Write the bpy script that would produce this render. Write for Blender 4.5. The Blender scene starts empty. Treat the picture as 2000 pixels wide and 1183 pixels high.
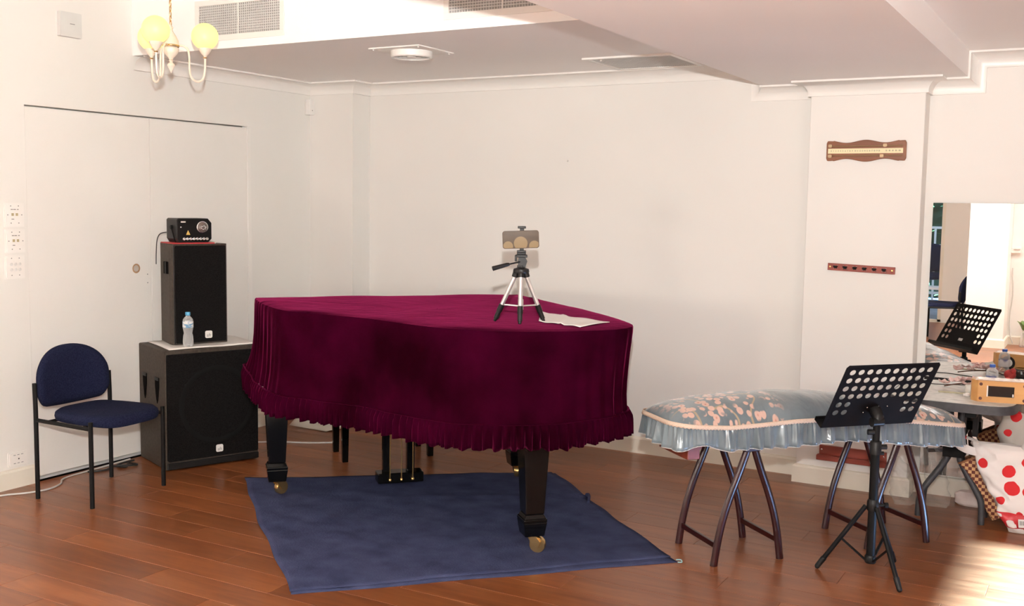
import bpy, bmesh, math, random
from mathutils import Vector, Matrix
random.seed(7)
R = math.radians
SC = bpy.context.scene
COL = SC.collection

# ------------------------------------------------------------------ camera
CAM_H = 1.53
_yaw, _pitch, _roll = R(29.612), R(5.402), R(.858)
_f = Vector((-math.sin(_yaw)*math.cos(_pitch), math.cos(_yaw)*math.cos(_pitch), -math.sin(_pitch)))
_r0 = Vector((math.cos(_yaw), math.sin(_yaw), 0)); _u0 = _r0.cross(_f)
_r = _r0*math.cos(_roll)+_u0*math.sin(_roll); _u = _u0*math.cos(_roll)-_r0*math.sin(_roll)
cam_d = bpy.data.cameras.new('camera'); cam = bpy.data.objects.new('camera', cam_d); COL.objects.link(cam)
cam_d.sensor_width = 36; cam_d.lens = 2057.8/2000*36; cam_d.clip_start = .05; cam_d.clip_end = 200
cam.matrix_world = Matrix(((_r.x, _u.x, -_f.x, 0), (_r.y, _u.y, -_f.y, 0), (_r.z, _u.z, -_f.z, CAM_H), (0, 0, 0, 1)))
SC.camera = cam
# ------------------------------------------------------------------ world, exposure, large lights
SC.view_settings.view_transform = 'Standard'; SC.view_settings.look = 'None'
SC.view_settings.gamma = 1; SC.view_settings.use_curve_mapping = False
SC.view_settings.exposure = 0.0
SC.cycles.diffuse_bounces = 10; SC.cycles.max_bounces = 16
w = bpy.data.worlds.new('world'); SC.world = w; w.use_nodes = True
wn = w.node_tree; bg = wn.nodes['Background']
bg.inputs[0].default_value = (.72, .84, 1.0, 1); bg.inputs[1].default_value = 1.3       # even, hazy daylight outside

def lamp(name, kind, loc, energy, color, aim=None, **kw):
    d = bpy.data.lights.new(name, kind); d.energy = energy; d.color = color
    for k, v in kw.items(): setattr(d, k, v)
    o = bpy.data.objects.new(name, d); COL.objects.link(o); o.location = loc
    if aim is not None: o.rotation_euler = (Vector(aim)-Vector(loc)).to_track_quat('-Z', 'Y').to_euler()
    return o
# the photographer's flash head, above the lens, tilted up at the ceiling
FLASH_E, SUN_E = 1050, 330
lamp('flash_head', 'SPOT', (0, 0, 1.80), FLASH_E, (1, .985, .96), aim=(-1.1, 1.0, 3.0), spot_size=R(168), spot_blend=1.0, shadow_soft_size=.025)
FILL_E = 101.0     # strength of the added fill lamps behind the camera
GLOBE_E = 7.0
# added sun, tinted blue, whitens a floor patch through the added high window
lamp('sun', 'SUN', (8, 4.2, 6), SUN_E, (.24, .52, 1), aim=(8-math.cos(R(33.5)), 4.2, 6-math.sin(R(33.5))), angle=R(2.6))

# ------------------------------------------------------------------ materials
def mat(name, col, rough=.5, metal=0, spec=.5, **kw):
    m = bpy.data.materials.new(name); m.use_nodes = True
    b = m.node_tree.nodes['Principled BSDF']
    b.inputs['Base Color'].default_value = (*col, 1); b.inputs['Roughness'].default_value = rough
    b.inputs['Metallic'].default_value = metal; b.inputs['Specular IOR Level'].default_value = spec
    for k, v in kw.items():
        i = b.inputs[k.replace('_', ' ')]
        i.default_value = (*v, 1) if isinstance(v, tuple) else v
    return m
def nd(m, t, **kw):
    n = m.node_tree.nodes.new(t)
    for k, v in kw.items():
        if hasattr(n, k): setattr(n, k, v)
        else: n.inputs[k].default_value = v
    return n
def ln(m, a, b): m.node_tree.links.new(a, b)
def bsdf(m): return m.node_tree.nodes['Principled BSDF']
def coords(m, scale=(1, 1, 1), kind='Object', rot=(0, 0, 0)):
    tc = nd(m, 'ShaderNodeTexCoord'); mp = nd(m, 'ShaderNodeMapping')
    mp.inputs['Scale'].default_value = scale; mp.inputs['Rotation'].default_value = rot
    ln(m, tc.outputs[kind], mp.inputs['Vector']); return mp.outputs[0]
def mottle(m, c1, c2, scale=8, detail=4, stretch=(1, 1, 1), lo=.35, hi=.65, bump=0, bscale=None, bdist=.002, kind='Object'):
    v = coords(m, stretch, kind); n = nd(m, 'ShaderNodeTexNoise'); n.inputs['Scale'].default_value = scale; n.inputs['Detail'].default_value = detail
    ln(m, v, n.inputs['Vector'])
    r = nd(m, 'ShaderNodeValToRGB'); r.color_ramp.elements[0].position = lo; r.color_ramp.elements[1].position = hi
    r.color_ramp.elements[0].color = (*c1, 1); r.color_ramp.elements[1].color = (*c2, 1)
    ln(m, n.outputs['Fac'], r.inputs['Fac']); ln(m, r.outputs[0], bsdf(m).inputs['Base Color'])
    if bump:
        n2 = nd(m, 'ShaderNodeTexNoise'); n2.inputs['Scale'].default_value = bscale or scale*6; n2.inputs['Detail'].default_value = 3
        ln(m, v, n2.inputs['Vector']); bp = nd(m, 'ShaderNodeBump'); bp.inputs['Strength'].default_value = bump; bp.inputs['Distance'].default_value = bdist
        ln(m, n2.outputs['Fac'], bp.inputs['Height']); ln(m, bp.outputs[0], bsdf(m).inputs['Normal'])
    return m
def emit(name, col, strength, base=None):
    m = mat(name, base or col, .4); b = bsdf(m)
    b.inputs['Emission Color'].default_value = (*col, 1); b.inputs['Emission Strength'].default_value = strength
    return m
M = {}
M['wall'] = mottle(mat('cream_paint', (.83, .79, .73), .55), (.775, .76, .725), (.795, .78, .745), 1.6, 3, bump=.06, bscale=90)
M['ceil'] = mottle(mat('ceiling_paint', (.87, .84, .81), .7), (.92, .91, .90), (.94, .93, .92), 1.2, 2, bump=.04, bscale=80)
M['trim'] = mottle(mat('gloss_trim_paint', (.84, .79, .72), .35), (.80, .785, .75), (.83, .81, .775), 3, 2)
M['skirt'] = mottle(mat('cream_skirting', (.8, .74, .6), .4), (.76, .72, .62), (.80, .76, .66), 3, 3)
M['door'] = mottle(mat('door_paint', (.82, .78, .73), .5), (.785, .765, .73), (.81, .79, .755), 2, 3, bump=.05, bscale=60)
M['dark'] = mat('dark_void', (.006, .005, .005), .9, spec=.02)
M['white'] = mottle(mat('white_plastic', (.82, .80, .76), .35), (.81, .79, .75), (.84, .82, .79), 6, 2)
M['white_dim'] = mottle(mat('grey_white_plastic', (.66, .66, .64), .4), (.64, .64, .62), (.69, .69, .67), 6, 2)
M['grey'] = mat('mid_grey_plastic', (.25, .25, .25), .5)
M['ink'] = mat('dark_ink', (.05, .045, .04), .6)
M['black_metal'] = mottle(mat('black_powder_metal', (.006, .006, .006), .5, spec=.14), (.005, .005, .005), (.009, .008, .008), 20, 3)
M['black_plastic'] = mottle(mat('black_plastic', (.008, .008, .008), .45, spec=.28), (.007, .0065, .0065), (.011, .010, .010), 15, 3)
M['piano_black'] = mottle(mat('black_lacquer', (.003, .003, .004), .10, spec=.32), (.0025, .0025, .003), (.004, .004, .004), 4, 2)
M['brass'] = mottle(mat('polished_brass', (.7, .47, .2), .26, .92), (.60, .38, .15), (.74, .50, .22), 15, 2)
M['steel'] = mottle(mat('bright_steel', (.75, .75, .76), .25, 1), (.70, .70, .71), (.8, .8, .81), 18, 2)
M['alu'] = mottle(mat('satin_aluminium', (.78, .77, .77), .32, .85), (.74, .73, .73), (.82, .81, .81), 25, 2)
M['mirror'] = mat('mirror_silver', (.93, .93, .92), .003, 1)
M['blue_fabric'] = mottle(mat('navy_upholstery', (.010, .012, .03), .95, spec=.1), (.007, .009, .026), (.016, .019, .046), 160, 3, bump=.35, bscale=420, bdist=.001)
M['rug'] = mottle(mat('blue_felt', (.05, .056, .115), .95, spec=.04), (.032, .038, .082), (.055, .064, .128), 9, 8, lo=.3, hi=.7, bump=.5, bscale=130, bdist=.004)
# polished red brown boards: each board its own tone, grain along its length
def wood_floor():
    m = mat('laminate_board', (.2, .07, .03), .29, spec=.5)
    b = bsdf(m); oi = nd(m, 'ShaderNodeObjectInfo'); tc = nd(m, 'ShaderNodeTexCoord')
    off = nd(m, 'ShaderNodeMath', operation='MULTIPLY'); off.inputs[1].default_value = 37
    ln(m, oi.outputs['Random'], off.inputs[0])
    ad = nd(m, 'ShaderNodeVectorMath', operation='ADD'); ln(m, tc.outputs['Object'], ad.inputs[0]); ln(m, off.outputs[0], ad.inputs[1])
    mp = nd(m, 'ShaderNodeMapping'); mp.inputs['Scale'].default_value = (1.3, 11, 1); ln(m, ad.outputs[0], mp.inputs['Vector'])
    n = nd(m, 'ShaderNodeTexNoise'); n.inputs['Scale'].default_value = 1.6; n.inputs['Detail'].default_value = 7; n.inputs['Roughness'].default_value = .62; n.inputs['Distortion'].default_value = .6
    ln(m, mp.outputs[0], n.inputs['Vector'])
    r = nd(m, 'ShaderNodeValToRGB'); e = r.color_ramp.elements
    e[0].position = .22; e[0].color = (.115, .033, .0115, 1); e[1].position = .8; e[1].color = (.31, .112, .038, 1)
    k = e.new(.5); k.color = (.205, .066, .022, 1)
    ln(m, n.outputs['Fac'], r.inputs['Fac'])
    hs = nd(m, 'ShaderNodeHueSaturation'); mr = nd(m, 'ShaderNodeMapRange'); mr.inputs['To Min'].default_value = .82; mr.inputs['To Max'].default_value = 1.22
    ln(m, oi.outputs['Random'], mr.inputs['Value']); ln(m, mr.outputs[0], hs.inputs['Value']); ln(m, r.outputs[0], hs.inputs['Color'])
    ln(m, hs.outputs[0], b.inputs['Base Color'])
    bp = nd(m, 'ShaderNodeBump'); bp.inputs['Strength'].default_value = .02; bp.inputs['Distance'].default_value = .001
    ln(m, n.outputs['Fac'], bp.inputs['Height']); ln(m, bp.outputs[0], b.inputs['Normal'])
    return m
M['floor'] = wood_floor()
def wood(name, c1, c2, rough=.3, axis=0, scale=3):
    st = [9, 9, 9]; st[axis] = .9
    return mottle(mat(name, c1, rough), c1, c2, scale, 6, tuple(st), .3, .7)
M['red_wood'] = wood('rosewood', (.016, .0025, .003), (.036, .006, .007), .28, 2)
M['foot_wood'] = wood('red_foot_wood', (.16, .028, .014), (.25, .055, .025), .35)
M['board_wood'] = wood('walnut_board', (.17, .055, .022), (.30, .11, .045), .35)
M['rack_wood'] = wood('mahogany_strip', (.20, .028, .016), (.30, .052, .030), .4)
M['box_wood'] = wood('bamboo_box', (.55, .27, .085), (.66, .36, .13), .45)
def velvet():
    m = mat('plum_velvet', (.030, .0015, .009), .85, spec=.0, Sheen_Weight=.31, Sheen_Roughness=.28, Sheen_Tint=(.64, .05, .20))
    v = coords(m); n = nd(m, 'ShaderNodeTexNoise'); n.inputs['Scale'].default_value = 3.2; n.inputs['Detail'].default_value = 5; ln(m, v, n.inputs['Vector'])
    r = nd(m, 'ShaderNodeValToRGB'); r.color_ramp.elements[0].position = .35; r.color_ramp.elements[1].position = .72
    r.color_ramp.elements[0].color = (.011, .0004, .003, 1); r.color_ramp.elements[1].color = (.036, .0010, .011, 1)
    ln(m, n.outputs['Fac'], r.inputs['Fac']); ln(m, r.outputs[0], bsdf(m).inputs['Base Color'])
    n2 = nd(m, 'ShaderNodeTexNoise'); n2.inputs['Scale'].default_value = 14; n2.inputs['Detail'].default_value = 6; ln(m, v, n2.inputs['Vector'])
    bp = nd(m, 'ShaderNodeBump'); bp.inputs['Strength'].default_value = .35; bp.inputs['Distance'].default_value = .01
    ln(m, n2.outputs['Fac'], bp.inputs['Height']); ln(m, bp.outputs[0], bsdf(m).inputs['Normal'])
    return m
M['velvet'] = velvet()
M['speaker_paint'] = mottle(mat('speaker_textured_paint', (.05, .038, .03), .6, spec=.25), (.040, .030, .023), (.060, .046, .036), 60, 3, bump=.5, bscale=260, bdist=.001)
def mesh_grille():
    m = mat('speaker_grille', (.004, .004, .004), .85, spec=.08)
    v = coords(m); vo = nd(m, 'ShaderNodeTexVoronoi'); vo.inputs['Scale'].default_value = 190; ln(m, v, vo.inputs['Vector'])
    r = nd(m, 'ShaderNodeValToRGB'); r.color_ramp.elements[0].color = (.002, .002, .002, 1); r.color_ramp.elements[1].color = (.009, .008, .008, 1)
    r.color_ramp.elements[0].position = .25; r.color_ramp.elements[1].position = .55
    ln(m, vo.outputs['Distance'], r.inputs['Fac']); ln(m, r.outputs[0], bsdf(m).inputs['Base Color']); return m
M['grille'] = mesh_grille()
M['chand'] = mottle(mat('ivory_enamel', (.82, .72, .60), .35), (.80, .69, .57), (.85, .76, .65), 30, 3)
M['globe'] = emit('lit_opal_globe', (1, .86, .26), GLOBE_E*.14, (.5, .45, .2))
def film(name, col, lo, hi, rough=.12):
    # thin clear plastic: mostly see-through face on, glossier at the edges
    m = mat(name, col, rough, spec=.8); nt = m.node_tree; out = nt.nodes['Material Output']
    tr = nd(m, 'ShaderNodeBsdfTransparent'); lw = nd(m, 'ShaderNodeLayerWeight'); lw.inputs['Blend'].default_value = .45
    mr = nd(m, 'ShaderNodeMapRange'); mr.inputs['To Min'].default_value = lo; mr.inputs['To Max'].default_value = hi; ln(m, lw.outputs['Facing'], mr.inputs[0])
    mx = nd(m, 'ShaderNodeMixShader'); ln(m, mr.outputs[0], mx.inputs[0]); ln(m, tr.outputs[0], mx.inputs[1]); ln(m, bsdf(m).outputs[0], mx.inputs[2]); ln(m, mx.outputs[0], out.inputs[0])
    return m
M['clear'] = film('clear_pet', (.80, .82, .82), .22, .75, .06)
M['cap_blue'] = mat('light_blue_cap', (.10, .38, .62), .4)
M['cap_navy'] = mat('royal_blue_cap', (.03, .10, .42), .4)
M['paper'] = mottle(mat('off_white_paper', (.74, .72, .66), .7), (.70, .68, .62), (.78, .76, .70), 5, 4)
M['red_cover'] = mat('red_book_cover', (.45, .03, .035), .45)
M['cable_white'] = mat('grey_white_cable', (.55, .53, .50), .5)
M['cable_black'] = mat('black_rubber_cable', (.015, .014, .014), .55)
M['table_grey'] = mottle(mat('grey_table_edge', (.045, .045, .05), .55), (.038, .038, .043), (.055, .055, .06), 30, 3)
M['table_top'] = mottle(mat('speckled_laminate', (.62, .63, .6), .4), (.46, .48, .45), (.74, .74, .70), 26, 6, lo=.3, hi=.7)
M['clear_bag'] = film('clear_crinkled_film', (.90, .89, .84), .05, .34, .08)
M['glass'] = film('window_glass', (.8, .85, .85), .02, .3, .01)

# ------------------------------------------------------------------ mesh helpers
class MB:
    def __init__(s): s.v = []; s.f = []; s.sm = []
    def add(s, vs, fs, smooth=False, xf=None):
        o = len(s.v)
        s.v += [tuple(xf @ Vector(p)) if xf else tuple(p) for p in vs]
        s.f += [tuple(i+o for i in f) for f in fs]; s.sm += [smooth]*len(fs); return s
    def box(s, lo, hi, xf=None):
        (a, b, c), (d, e, f) = lo, hi
        return s.add([(a, b, c), (d, b, c), (d, e, c), (a, e, c), (a, b, f), (d, b, f), (d, e, f), (a, e, f)],
                     [(0, 3, 2, 1), (4, 5, 6, 7), (0, 1, 5, 4), (1, 2, 6, 5), (2, 3, 7, 6), (3, 0, 4, 7)], False, xf)
    def cbox(s, c, size, xf=None):
        return s.box([c[i]-size[i]/2 for i in range(3)], [c[i]+size[i]/2 for i in range(3)], xf)
    def frustum(s, c0, s0, c1, s1):
        vs = [(c0[0]+i*s0[0]/2, c0[1]+j*s0[1]/2, c0[2]) for i, j in ((-1, -1), (1, -1), (1, 1), (-1, 1))]
        vs += [(c1[0]+i*s1[0]/2, c1[1]+j*s1[1]/2, c1[2]) for i, j in ((-1, -1), (1, -1), (1, 1), (-1, 1))]
        return s.add(vs, [(0, 3, 2, 1), (4, 5, 6, 7), (0, 1, 5, 4), (1, 2, 6, 5), (2, 3, 7, 6), (3, 0, 4, 7)])
    def tube(s, path, r, n=8, caps=True, closed=False, flat=None):
        P = [Vector(p) for p in path]; k = len(P); rs = r if isinstance(r, (list, tuple)) else [r]*k
        vs = []; fs = []; prev = None
        for i, p in enumerate(P):
            if closed: t = P[(i+1) % k]-P[i-1]
            else: t = P[min(i+1, k-1)]-P[max(i-1, 0)]
            t.normalize()
            if prev is None:
                a = Vector((0, 0, 1)) if abs(t.z) < .9 else Vector((1, 0, 0))
                nrm = (a-t*a.dot(t)).normalized()
            else: nrm = (prev-t*prev.dot(t)).normalized()
            prev = nrm; bn = t.cross(nrm)
            for j in range(n):
                th = 2*math.pi*j/n; fl = flat or 1
                vs.append(p+nrm*math.cos(th)*rs[i]+bn*math.sin(th)*rs[i]*fl)
        m = k if closed else k-1
        for i in range(m):
            for j in range(n):
                a, b = i*n+j, i*n+(j+1) % n; c, d = ((i+1) % k)*n+(j+1) % n, ((i+1) % k)*n+j
                fs.append((a, b, c, d))
        s.add(vs, fs, True)
        if caps and not closed: s.add([vs[j] for j in range(n)], [tuple(reversed(range(n)))]); s.add([vs[(k-1)*n+j] for j in range(n)], [tuple(range(n))])
        return s
    def cyl(s, a, b, r, n=16, r2=None): return s.tube([a, b], [r, r if r2 is None else r2], n)
    def lathe(s, prof, c=(0, 0, 0), n=24, xf=None, caps=True):
        vs = []; fs = []
        for (r, z) in prof:
            for j in range(n):
                th = 2*math.pi*j/n; vs.append((c[0]+r*math.cos(th), c[1]+r*math.sin(th), c[2]+z))
        for i in range(len(prof)-1):
            for j in range(n): fs.append((i*n+j, i*n+(j+1) % n, (i+1)*n+(j+1) % n, (i+1)*n+j))
        s.add(vs, fs, True, xf)
        if caps:
            m = len(prof)-1
            s.add(vs[:n], [tuple(reversed(range(n)))], False, xf); s.add(vs[m*n:], [tuple(range(n))], False, xf)
        return s
    def prism(s, poly, z0, z1, xf=None, smooth=False):
        n = len(poly); vs = [(x, y, z0) for x, y in poly]+[(x, y, z1) for x, y in poly]
        s.add(vs, [tuple(reversed(range(n))), tuple(range(n, 2*n))], False, xf)
        return s.add(vs, [(i, (i+1) % n, n+(i+1) % n, n+i) for i in range(n)], smooth, xf)
    def grid(s, rows, smooth=True, wrap=False):
        k = len(rows[0]); vs = [p for r in rows for p in r]; fs = []
        for i in range(len(rows)-1):
            for j in range(k if wrap else k-1):
                fs.append((i*k+j, i*k+(j+1) % k, (i+1)*k+(j+1) % k, (i+1)*k+j))
        return s.add(vs, fs, smooth)
    def sphere(s, c, r, n=20, m=12, sc=(1, 1, 1), xf=None):
        pr = [(r*math.sin(math.pi*i/m)+1e-5, -r*math.cos(math.pi*i/m)) for i in range(m+1)]
        vs = []; fs = []
        for (a, z) in pr:
            for j in range(n): vs.append((c[0]+a*math.cos(2*math.pi*j/n)*sc[0], c[1]+a*math.sin(2*math.pi*j/n)*sc[1], c[2]+z*sc[2]))
        for i in range(m):
            for j in range(n): fs.append((i*n+j, i*n+(j+1) % n, (i+1)*n+(j+1) % n, (i+1)*n+j))
        return s.add(vs, fs, True, xf)
    def mesh(s, name, material=None):
        me = bpy.data.meshes.new(name); me.from_pydata(s.v, [], s.f)
        me.polygons.foreach_set('use_smooth', s.sm)
        if any(s.sm): me.set_sharp_from_angle(angle=R(40))
        if material: me.materials.append(material)
        me.update(); return me
    def build(s, name, material, parent=None, bevel=0, seg=2, kind=None, solid=0, loc=None, recalc=False):
        me = s.mesh(name, material)
        if recalc:
            bm = bmesh.new(); bm.from_mesh(me); bmesh.ops.remove_doubles(bm, verts=bm.verts, dist=1e-5); bmesh.ops.recalc_face_normals(bm, faces=bm.faces); bm.to_mesh(me); bm.free()
        o = bpy.data.objects.new(name, me); COL.objects.link(o)
        if parent: o.parent = parent
        if loc: o.location = loc
        if solid:
            md = o.modifiers.new('thick', 'SOLIDIFY'); md.thickness = solid; md.offset = 0
        if bevel:
            md = o.modifiers.new('bevel', 'BEVEL'); md.width = bevel; md.segments = seg; md.limit_method = 'ANGLE'; md.angle_limit = R(40); md.harden_normals = False
        if kind: o['kind'] = kind
        return o
def thing(name, label, cat, loc=(0, 0, 0), rz=0, group=None):
    o = bpy.data.objects.new(name, None); COL.objects.link(o); o.location = loc; o.rotation_euler = (0, 0, rz); o.empty_display_size = .1
    return tag(o, label, cat, group)
def tag(o, label, cat, group=None):
    o['label'] = label; o['category'] = cat
    if group: o['group'] = group
    return o
def struct(o, label=None, cat=None):
    o['kind'] = 'structure'
    if label: o['label'] = label
    o['category'] = cat or o.name.split('_')[0]
    return o
def copy_tree(o, parent=None):
    c = o.copy(); COL.objects.link(c)
    if parent: c.parent = parent
    for ch in list(o.children): copy_tree(ch, c)
    return c
def text(body, size, material, parent, name, xf, depth=.0004, align='CENTER'):
    cu = bpy.data.curves.new(name, 'FONT'); cu.body = body; cu.size = size; cu.extrude = depth; cu.align_x = align; cu.align_y = 'CENTER'; cu.resolution_u = 3
    t = bpy.data.objects.new(name+'_tmp', cu); COL.objects.link(t); bpy.context.view_layer.update()
    me = bpy.data.meshes.new_from_object(t.evaluated_get(bpy.context.evaluated_depsgraph_get())); bpy.data.objects.remove(t); bpy.data.curves.remove(cu)
    me.transform(xf); me.materials.clear(); me.materials.append(material)
    o = bpy.data.objects.new(name, me); COL.objects.link(o)
    if parent: o.parent = parent
    return o
def frame(origin, x, y, z):
    x, y, z = Vector(x), Vector(y), Vector(z)
    return Matrix(((x.x, y.x, z.x, origin[0]), (x.y, y.y, z.y, origin[1]), (x.z, y.z, z.z, origin[2]), (0, 0, 0, 1)))
def smooth_path(pts, n=6):
    P = [Vector(p) for p in pts]; out = []
    for i in range(len(P)-1):
        a, b, c, d = P[max(i-1, 0)], P[i], P[i+1], P[min(i+2, len(P)-1)]
        for k in range(n):
            t = k/n; out.append(.5*((2*b)+(c-a)*t+(2*a-5*b+4*c-d)*t*t+(3*b-a-3*c+d)*t**3))
    out.append(P[-1]); return out
def rrect(w, h, r, n=5):
    out = []
    for cx, cy, a0 in ((w/2-r, h/2-r, 0), (-w/2+r, h/2-r, 90), (-w/2+r, -h/2+r, 180), (w/2-r, -h/2+r, 270)):
        for k in range(n+1): out.append((cx+r*math.cos(R(a0+90*k/n)), cy+r*math.sin(R(a0+90*k/n))))
    return out
# ================================================================== the room
XL, YB, XR, YR = -4.953, 5.99, 2.6, -3.4         # left wall, back wall, right wall, rear wall faces
ZS, ZB, ZH = 2.34, 2.21, 2.655                   # soffit, beam underside, raised ceiling
BX0, BX1, BHY = -1.766, -.694, 4.262             # beam sides, bulkhead face
# ---- floor of separate boards
fl = MB().box((XL-.1, YR-.1, -.06), (XR+.1, YB+.1, -.012)).build('floor', M['dark'])
struct(fl, 'red-brown polished board floor', 'floor')
PW, PL, G = .1628, 1.215, .0007
cache = {}
def plank_mb(L):
    c = .0012; m = MB(); a, b = L/2-G/2, PW/2-G/2
    vs = [(-a, -b, -.012), (a, -b, -.012), (a, b, -.012), (-a, b, -.012), (-a, -b, -c), (a, -b, -c), (a, b, -c), (-a, b, -c),
          (-a+c, -b+c, 0), (a-c, -b+c, 0), (a-c, b-c, 0), (-a+c, b-c, 0)]
    fs = [(8, 9, 10, 11)]+[(i, (i+1) % 4, 4+(i+1) % 4, 4+i) for i in range(4)]+[(4+i, 4+(i+1) % 4, 8+(i+1) % 4, 8+i) for i in range(4)]
    return m.add(vs, fs)
stuff = MB(); row = 0; y = 2.842-36*PW-PW*2
offs = [.0, .41, .81, .27, .68, 1.08, .15, .54, .95]
while y < YB-.004:
    wid = PW; x = XL+.004-offs[row % 9]
    while x < XR-.002:
        a, b = max(x, XL+.004), min(x+PL, XR-.002)
        if b-a > .03:
            cx, cy = (a+b)/2, y+PW/2
            if y+PW <= YB and cx < .75 and (y > 2.3 or (y > -1.2 and -2.6 < cx < .4)):
                L = round(b-a, 3)
                if L not in cache: cache[L] = plank_mb(L).mesh('plank', M['floor'])
                o = bpy.data.objects.new('plank', cache[L]); COL.objects.link(o); o.parent = fl; o.location = (cx, cy, 0)
            else:
                y1 = min(y+PW, YB-.002)
                stuff.box((a+G, y+G, -.012), (b-G, y1-G, 0))
        x += PL
    y += PW; row += 1
stuff.build('distant_boards', M['floor'], fl, kind='stuff')

# ---- walls
wl = MB()
D0, D1, DZ = 3.556, 5.214, 2.003
wl.box((XL-.15, YR-.15, -.012), (XL, D0, 2.9)).box((XL-.15, D1, -.012), (XL, YB+.15, 2.9)).box((XL-.15, D0, DZ), (XL, D1, 2.9)).box((XL-.15, D0, -.012), (XL-.07, D1, DZ))
struct(wl.build('wall_left', M['wall']), 'cream wall with the double door')
struct(MB().box((XL, YB, -.012), (XR+.15, YB+.15, 2.9)).build('wall_back', M['wall']), 'long cream wall behind the piano')
struct(MB().box((XL, 5.80, 0), (-4.572, YB, ZS)).build('wall_corner_box', M['wall']), 'boxed-in cream corner pier')
PX0, PX1, PY = -1.472, -.882, 5.845
struct(MB().box((PX0, PY, 0), (PX1, YB, ZB)).build('wall_pillar', M['wall'], bevel=.004), 'cream pillar carrying the scoreboard')
# ---- ceilings
struct(MB().box((XL, BHY, ZS), (BX0, YB, 2.9)).build('ceiling_soffit', M['ceil']), 'lowered cream ceiling over the piano', 'ceiling')
struct(MB().box((BX0, YR, ZB), (BX1, YB, 2.9)).build('ceiling_beam', M['ceil']), 'wide cream ceiling beam', 'ceiling')
struct(MB().box((BX1, YR, ZS), (XR, YB, 2.9)).build('ceiling_right', M['ceil']), 'cream ceiling right of the beam', 'ceiling')
struct(MB().box((XL, YR, ZH), (BX0, BHY, 2.9)).build('ceiling_raised', M['ceil']), 'raised ceiling above the chandelier', 'ceiling')
# ---- cornices
COVE = [(0, .088), (.010, .088), (.010, .081)]+[(.010+.062*(1-math.cos(R(a))), .081-.069*math.sin(R(a))) for a in range(9, 91, 9)]+[(.072, .013), (.080, .013), (.080, 0)]
def sweep(path, nrm, k, prof, inu):
    """path of points, one in-plane miter vector each; prof (u,v): inu=True puts u along the miter and v along k, else v along miter and u along k"""
    rows = []
    for p, m in zip(path, nrm):
        p, m, kk = Vector(p), Vector(m), Vector(k)
        rows.append([p+m*u+kk*v if inu else p+m*v+kk*u for u, v in prof])
    return MB().grid(rows)
c1 = sweep([(XL, BHY+.002, ZS), (XL, 5.80, ZS), (-4.572, 5.80, ZS), (-4.572, YB, ZS)], [(1, 0, 0), (1, -1, 0), (1, -1, 0), (1, 0, 0)], (0, 0, -1), COVE, False)
struct(c1.build('trim_1', M['trim'], recalc=True), 'cove cornice along the left wall and corner pier', 'cornice')
bw = [(-4.572, YB, ZS), (BX0, YB, ZS), (BX0, YB, ZB), (BX1, YB, ZB), (BX1, YB, ZS), (XR, YB, ZS)]
bn = [(0, 0, -1), (-1, 0, -1), (-1, 0, -1), (1, 0, -1), (1, 0, -1), (0, 0, -1)]
struct(sweep(bw, bn, (0, -1, 0), COVE, True).build('trim_2', M['trim'], recalc=True), 'cove cornice stepping along the back wall', 'cornice')
struct(sweep([(PX0, YB, ZB), (PX0, PY, ZB), (PX1, PY, ZB), (PX1, YB, ZB)], [(-1, 0, 0), (-1, -1, 0), (1, -1, 0), (1, 0, 0)], (0, 0, -1), COVE, False).build('trim_3', M['trim'], recalc=True), 'cove cornice capping the pillar', 'cornice')
# ---- skirting boards
SK = [(0, 0), (.018, 0), (.018, .088), (.012, .098), (0, .102)]
def skirt(name, pts, nrm, label):
    rows = [[Vector((p[0]+n[0]*d, p[1]+n[1]*d, z)) for d, z in SK] for p, n in zip(pts, nrm)]
    m = MB().grid(rows, False)
    for r, rev in ((rows[0], 0), (rows[-1], 1)): m.add(r, [tuple(range(5)) if rev else tuple(reversed(range(5)))])
    struct(m.build(name, M['skirt'], recalc=True), label, 'baseboard')
skirt('baseboard_left', [(XL, YR, 0), (XL, D0-.006, 0)], [(1, 0)]*2, 'cream skirting left of the double door')
skirt('baseboard_corner', [(XL, D1+.03, 0), (XL, 5.80, 0), (-4.572, 5.80, 0), (-4.572, YB, 0)], [(1, 0), (1, -1), (1, -1), (1, 0)], 'cream skirting around the corner pier')
skirt('baseboard_back', [(-4.572, YB, 0), (PX0, YB, 0)], [(0, -1)]*2, 'cream skirting along the back wall')
skirt('baseboard_pillar', [(PX0, YB, 0), (PX0, PY, 0), (PX1, PY, 0), (PX1, YB, 0)], [(-1, 0), (-1, -1), (1, -1), (1, 0)], 'cream skirting around the pillar')
skirt('baseboard_mirror', [(PX1, YB, 0), (XR, YB, 0)], [(0, -1)]*2, 'cream skirting under the mirror')
# ---- double door
DM = 4.378
for i, (a, b) in enumerate(((D0+.003, DM-.0015), (DM+.0015, D1-.034))):
    d = MB().box((XL-.045, a, .026), (XL-.003, b, DZ-.010)).build('door_%d' % (i+1), M['door'], bevel=.0015)
    struct(d, ('left', 'right')[i]+' leaf of the flush cream double door', 'door')
    if i == 0:
        xf = frame((XL-.003, 4.262, 1.118), (0, 1, 0), (0, 0, 1), (1, 0, 0))
        MB().lathe([(.026, 0), (.028, .002), (.021, .003), (.020, .0005)], n=24, xf=xf).build('lock_ring', mat('tan_ring', (.42, .25, .13), .45), d)
        MB().lathe([(.019, .0004), (.019, .0012)], n=20, xf=xf).cbox((-.004, 0, .003), (.014, .009, .004), xf).build('latch', mat('pale_latch', (.55, .50, .45), .35, .2), d)
        MB().cbox((XL-.002, 4.345, 1.08), (.002, .006, .006)).cbox((XL-.002, 4.345, 1.03), (.002, .006, .006)).build('screw', M['grey'], d)
struct(MB().box((XL-.045, D1-.032, 0), (XL+.003, D1, DZ+.001)).build('trim_4', M['trim'], bevel=.002), 'cream door jamb strip', 'jamb')

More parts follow.
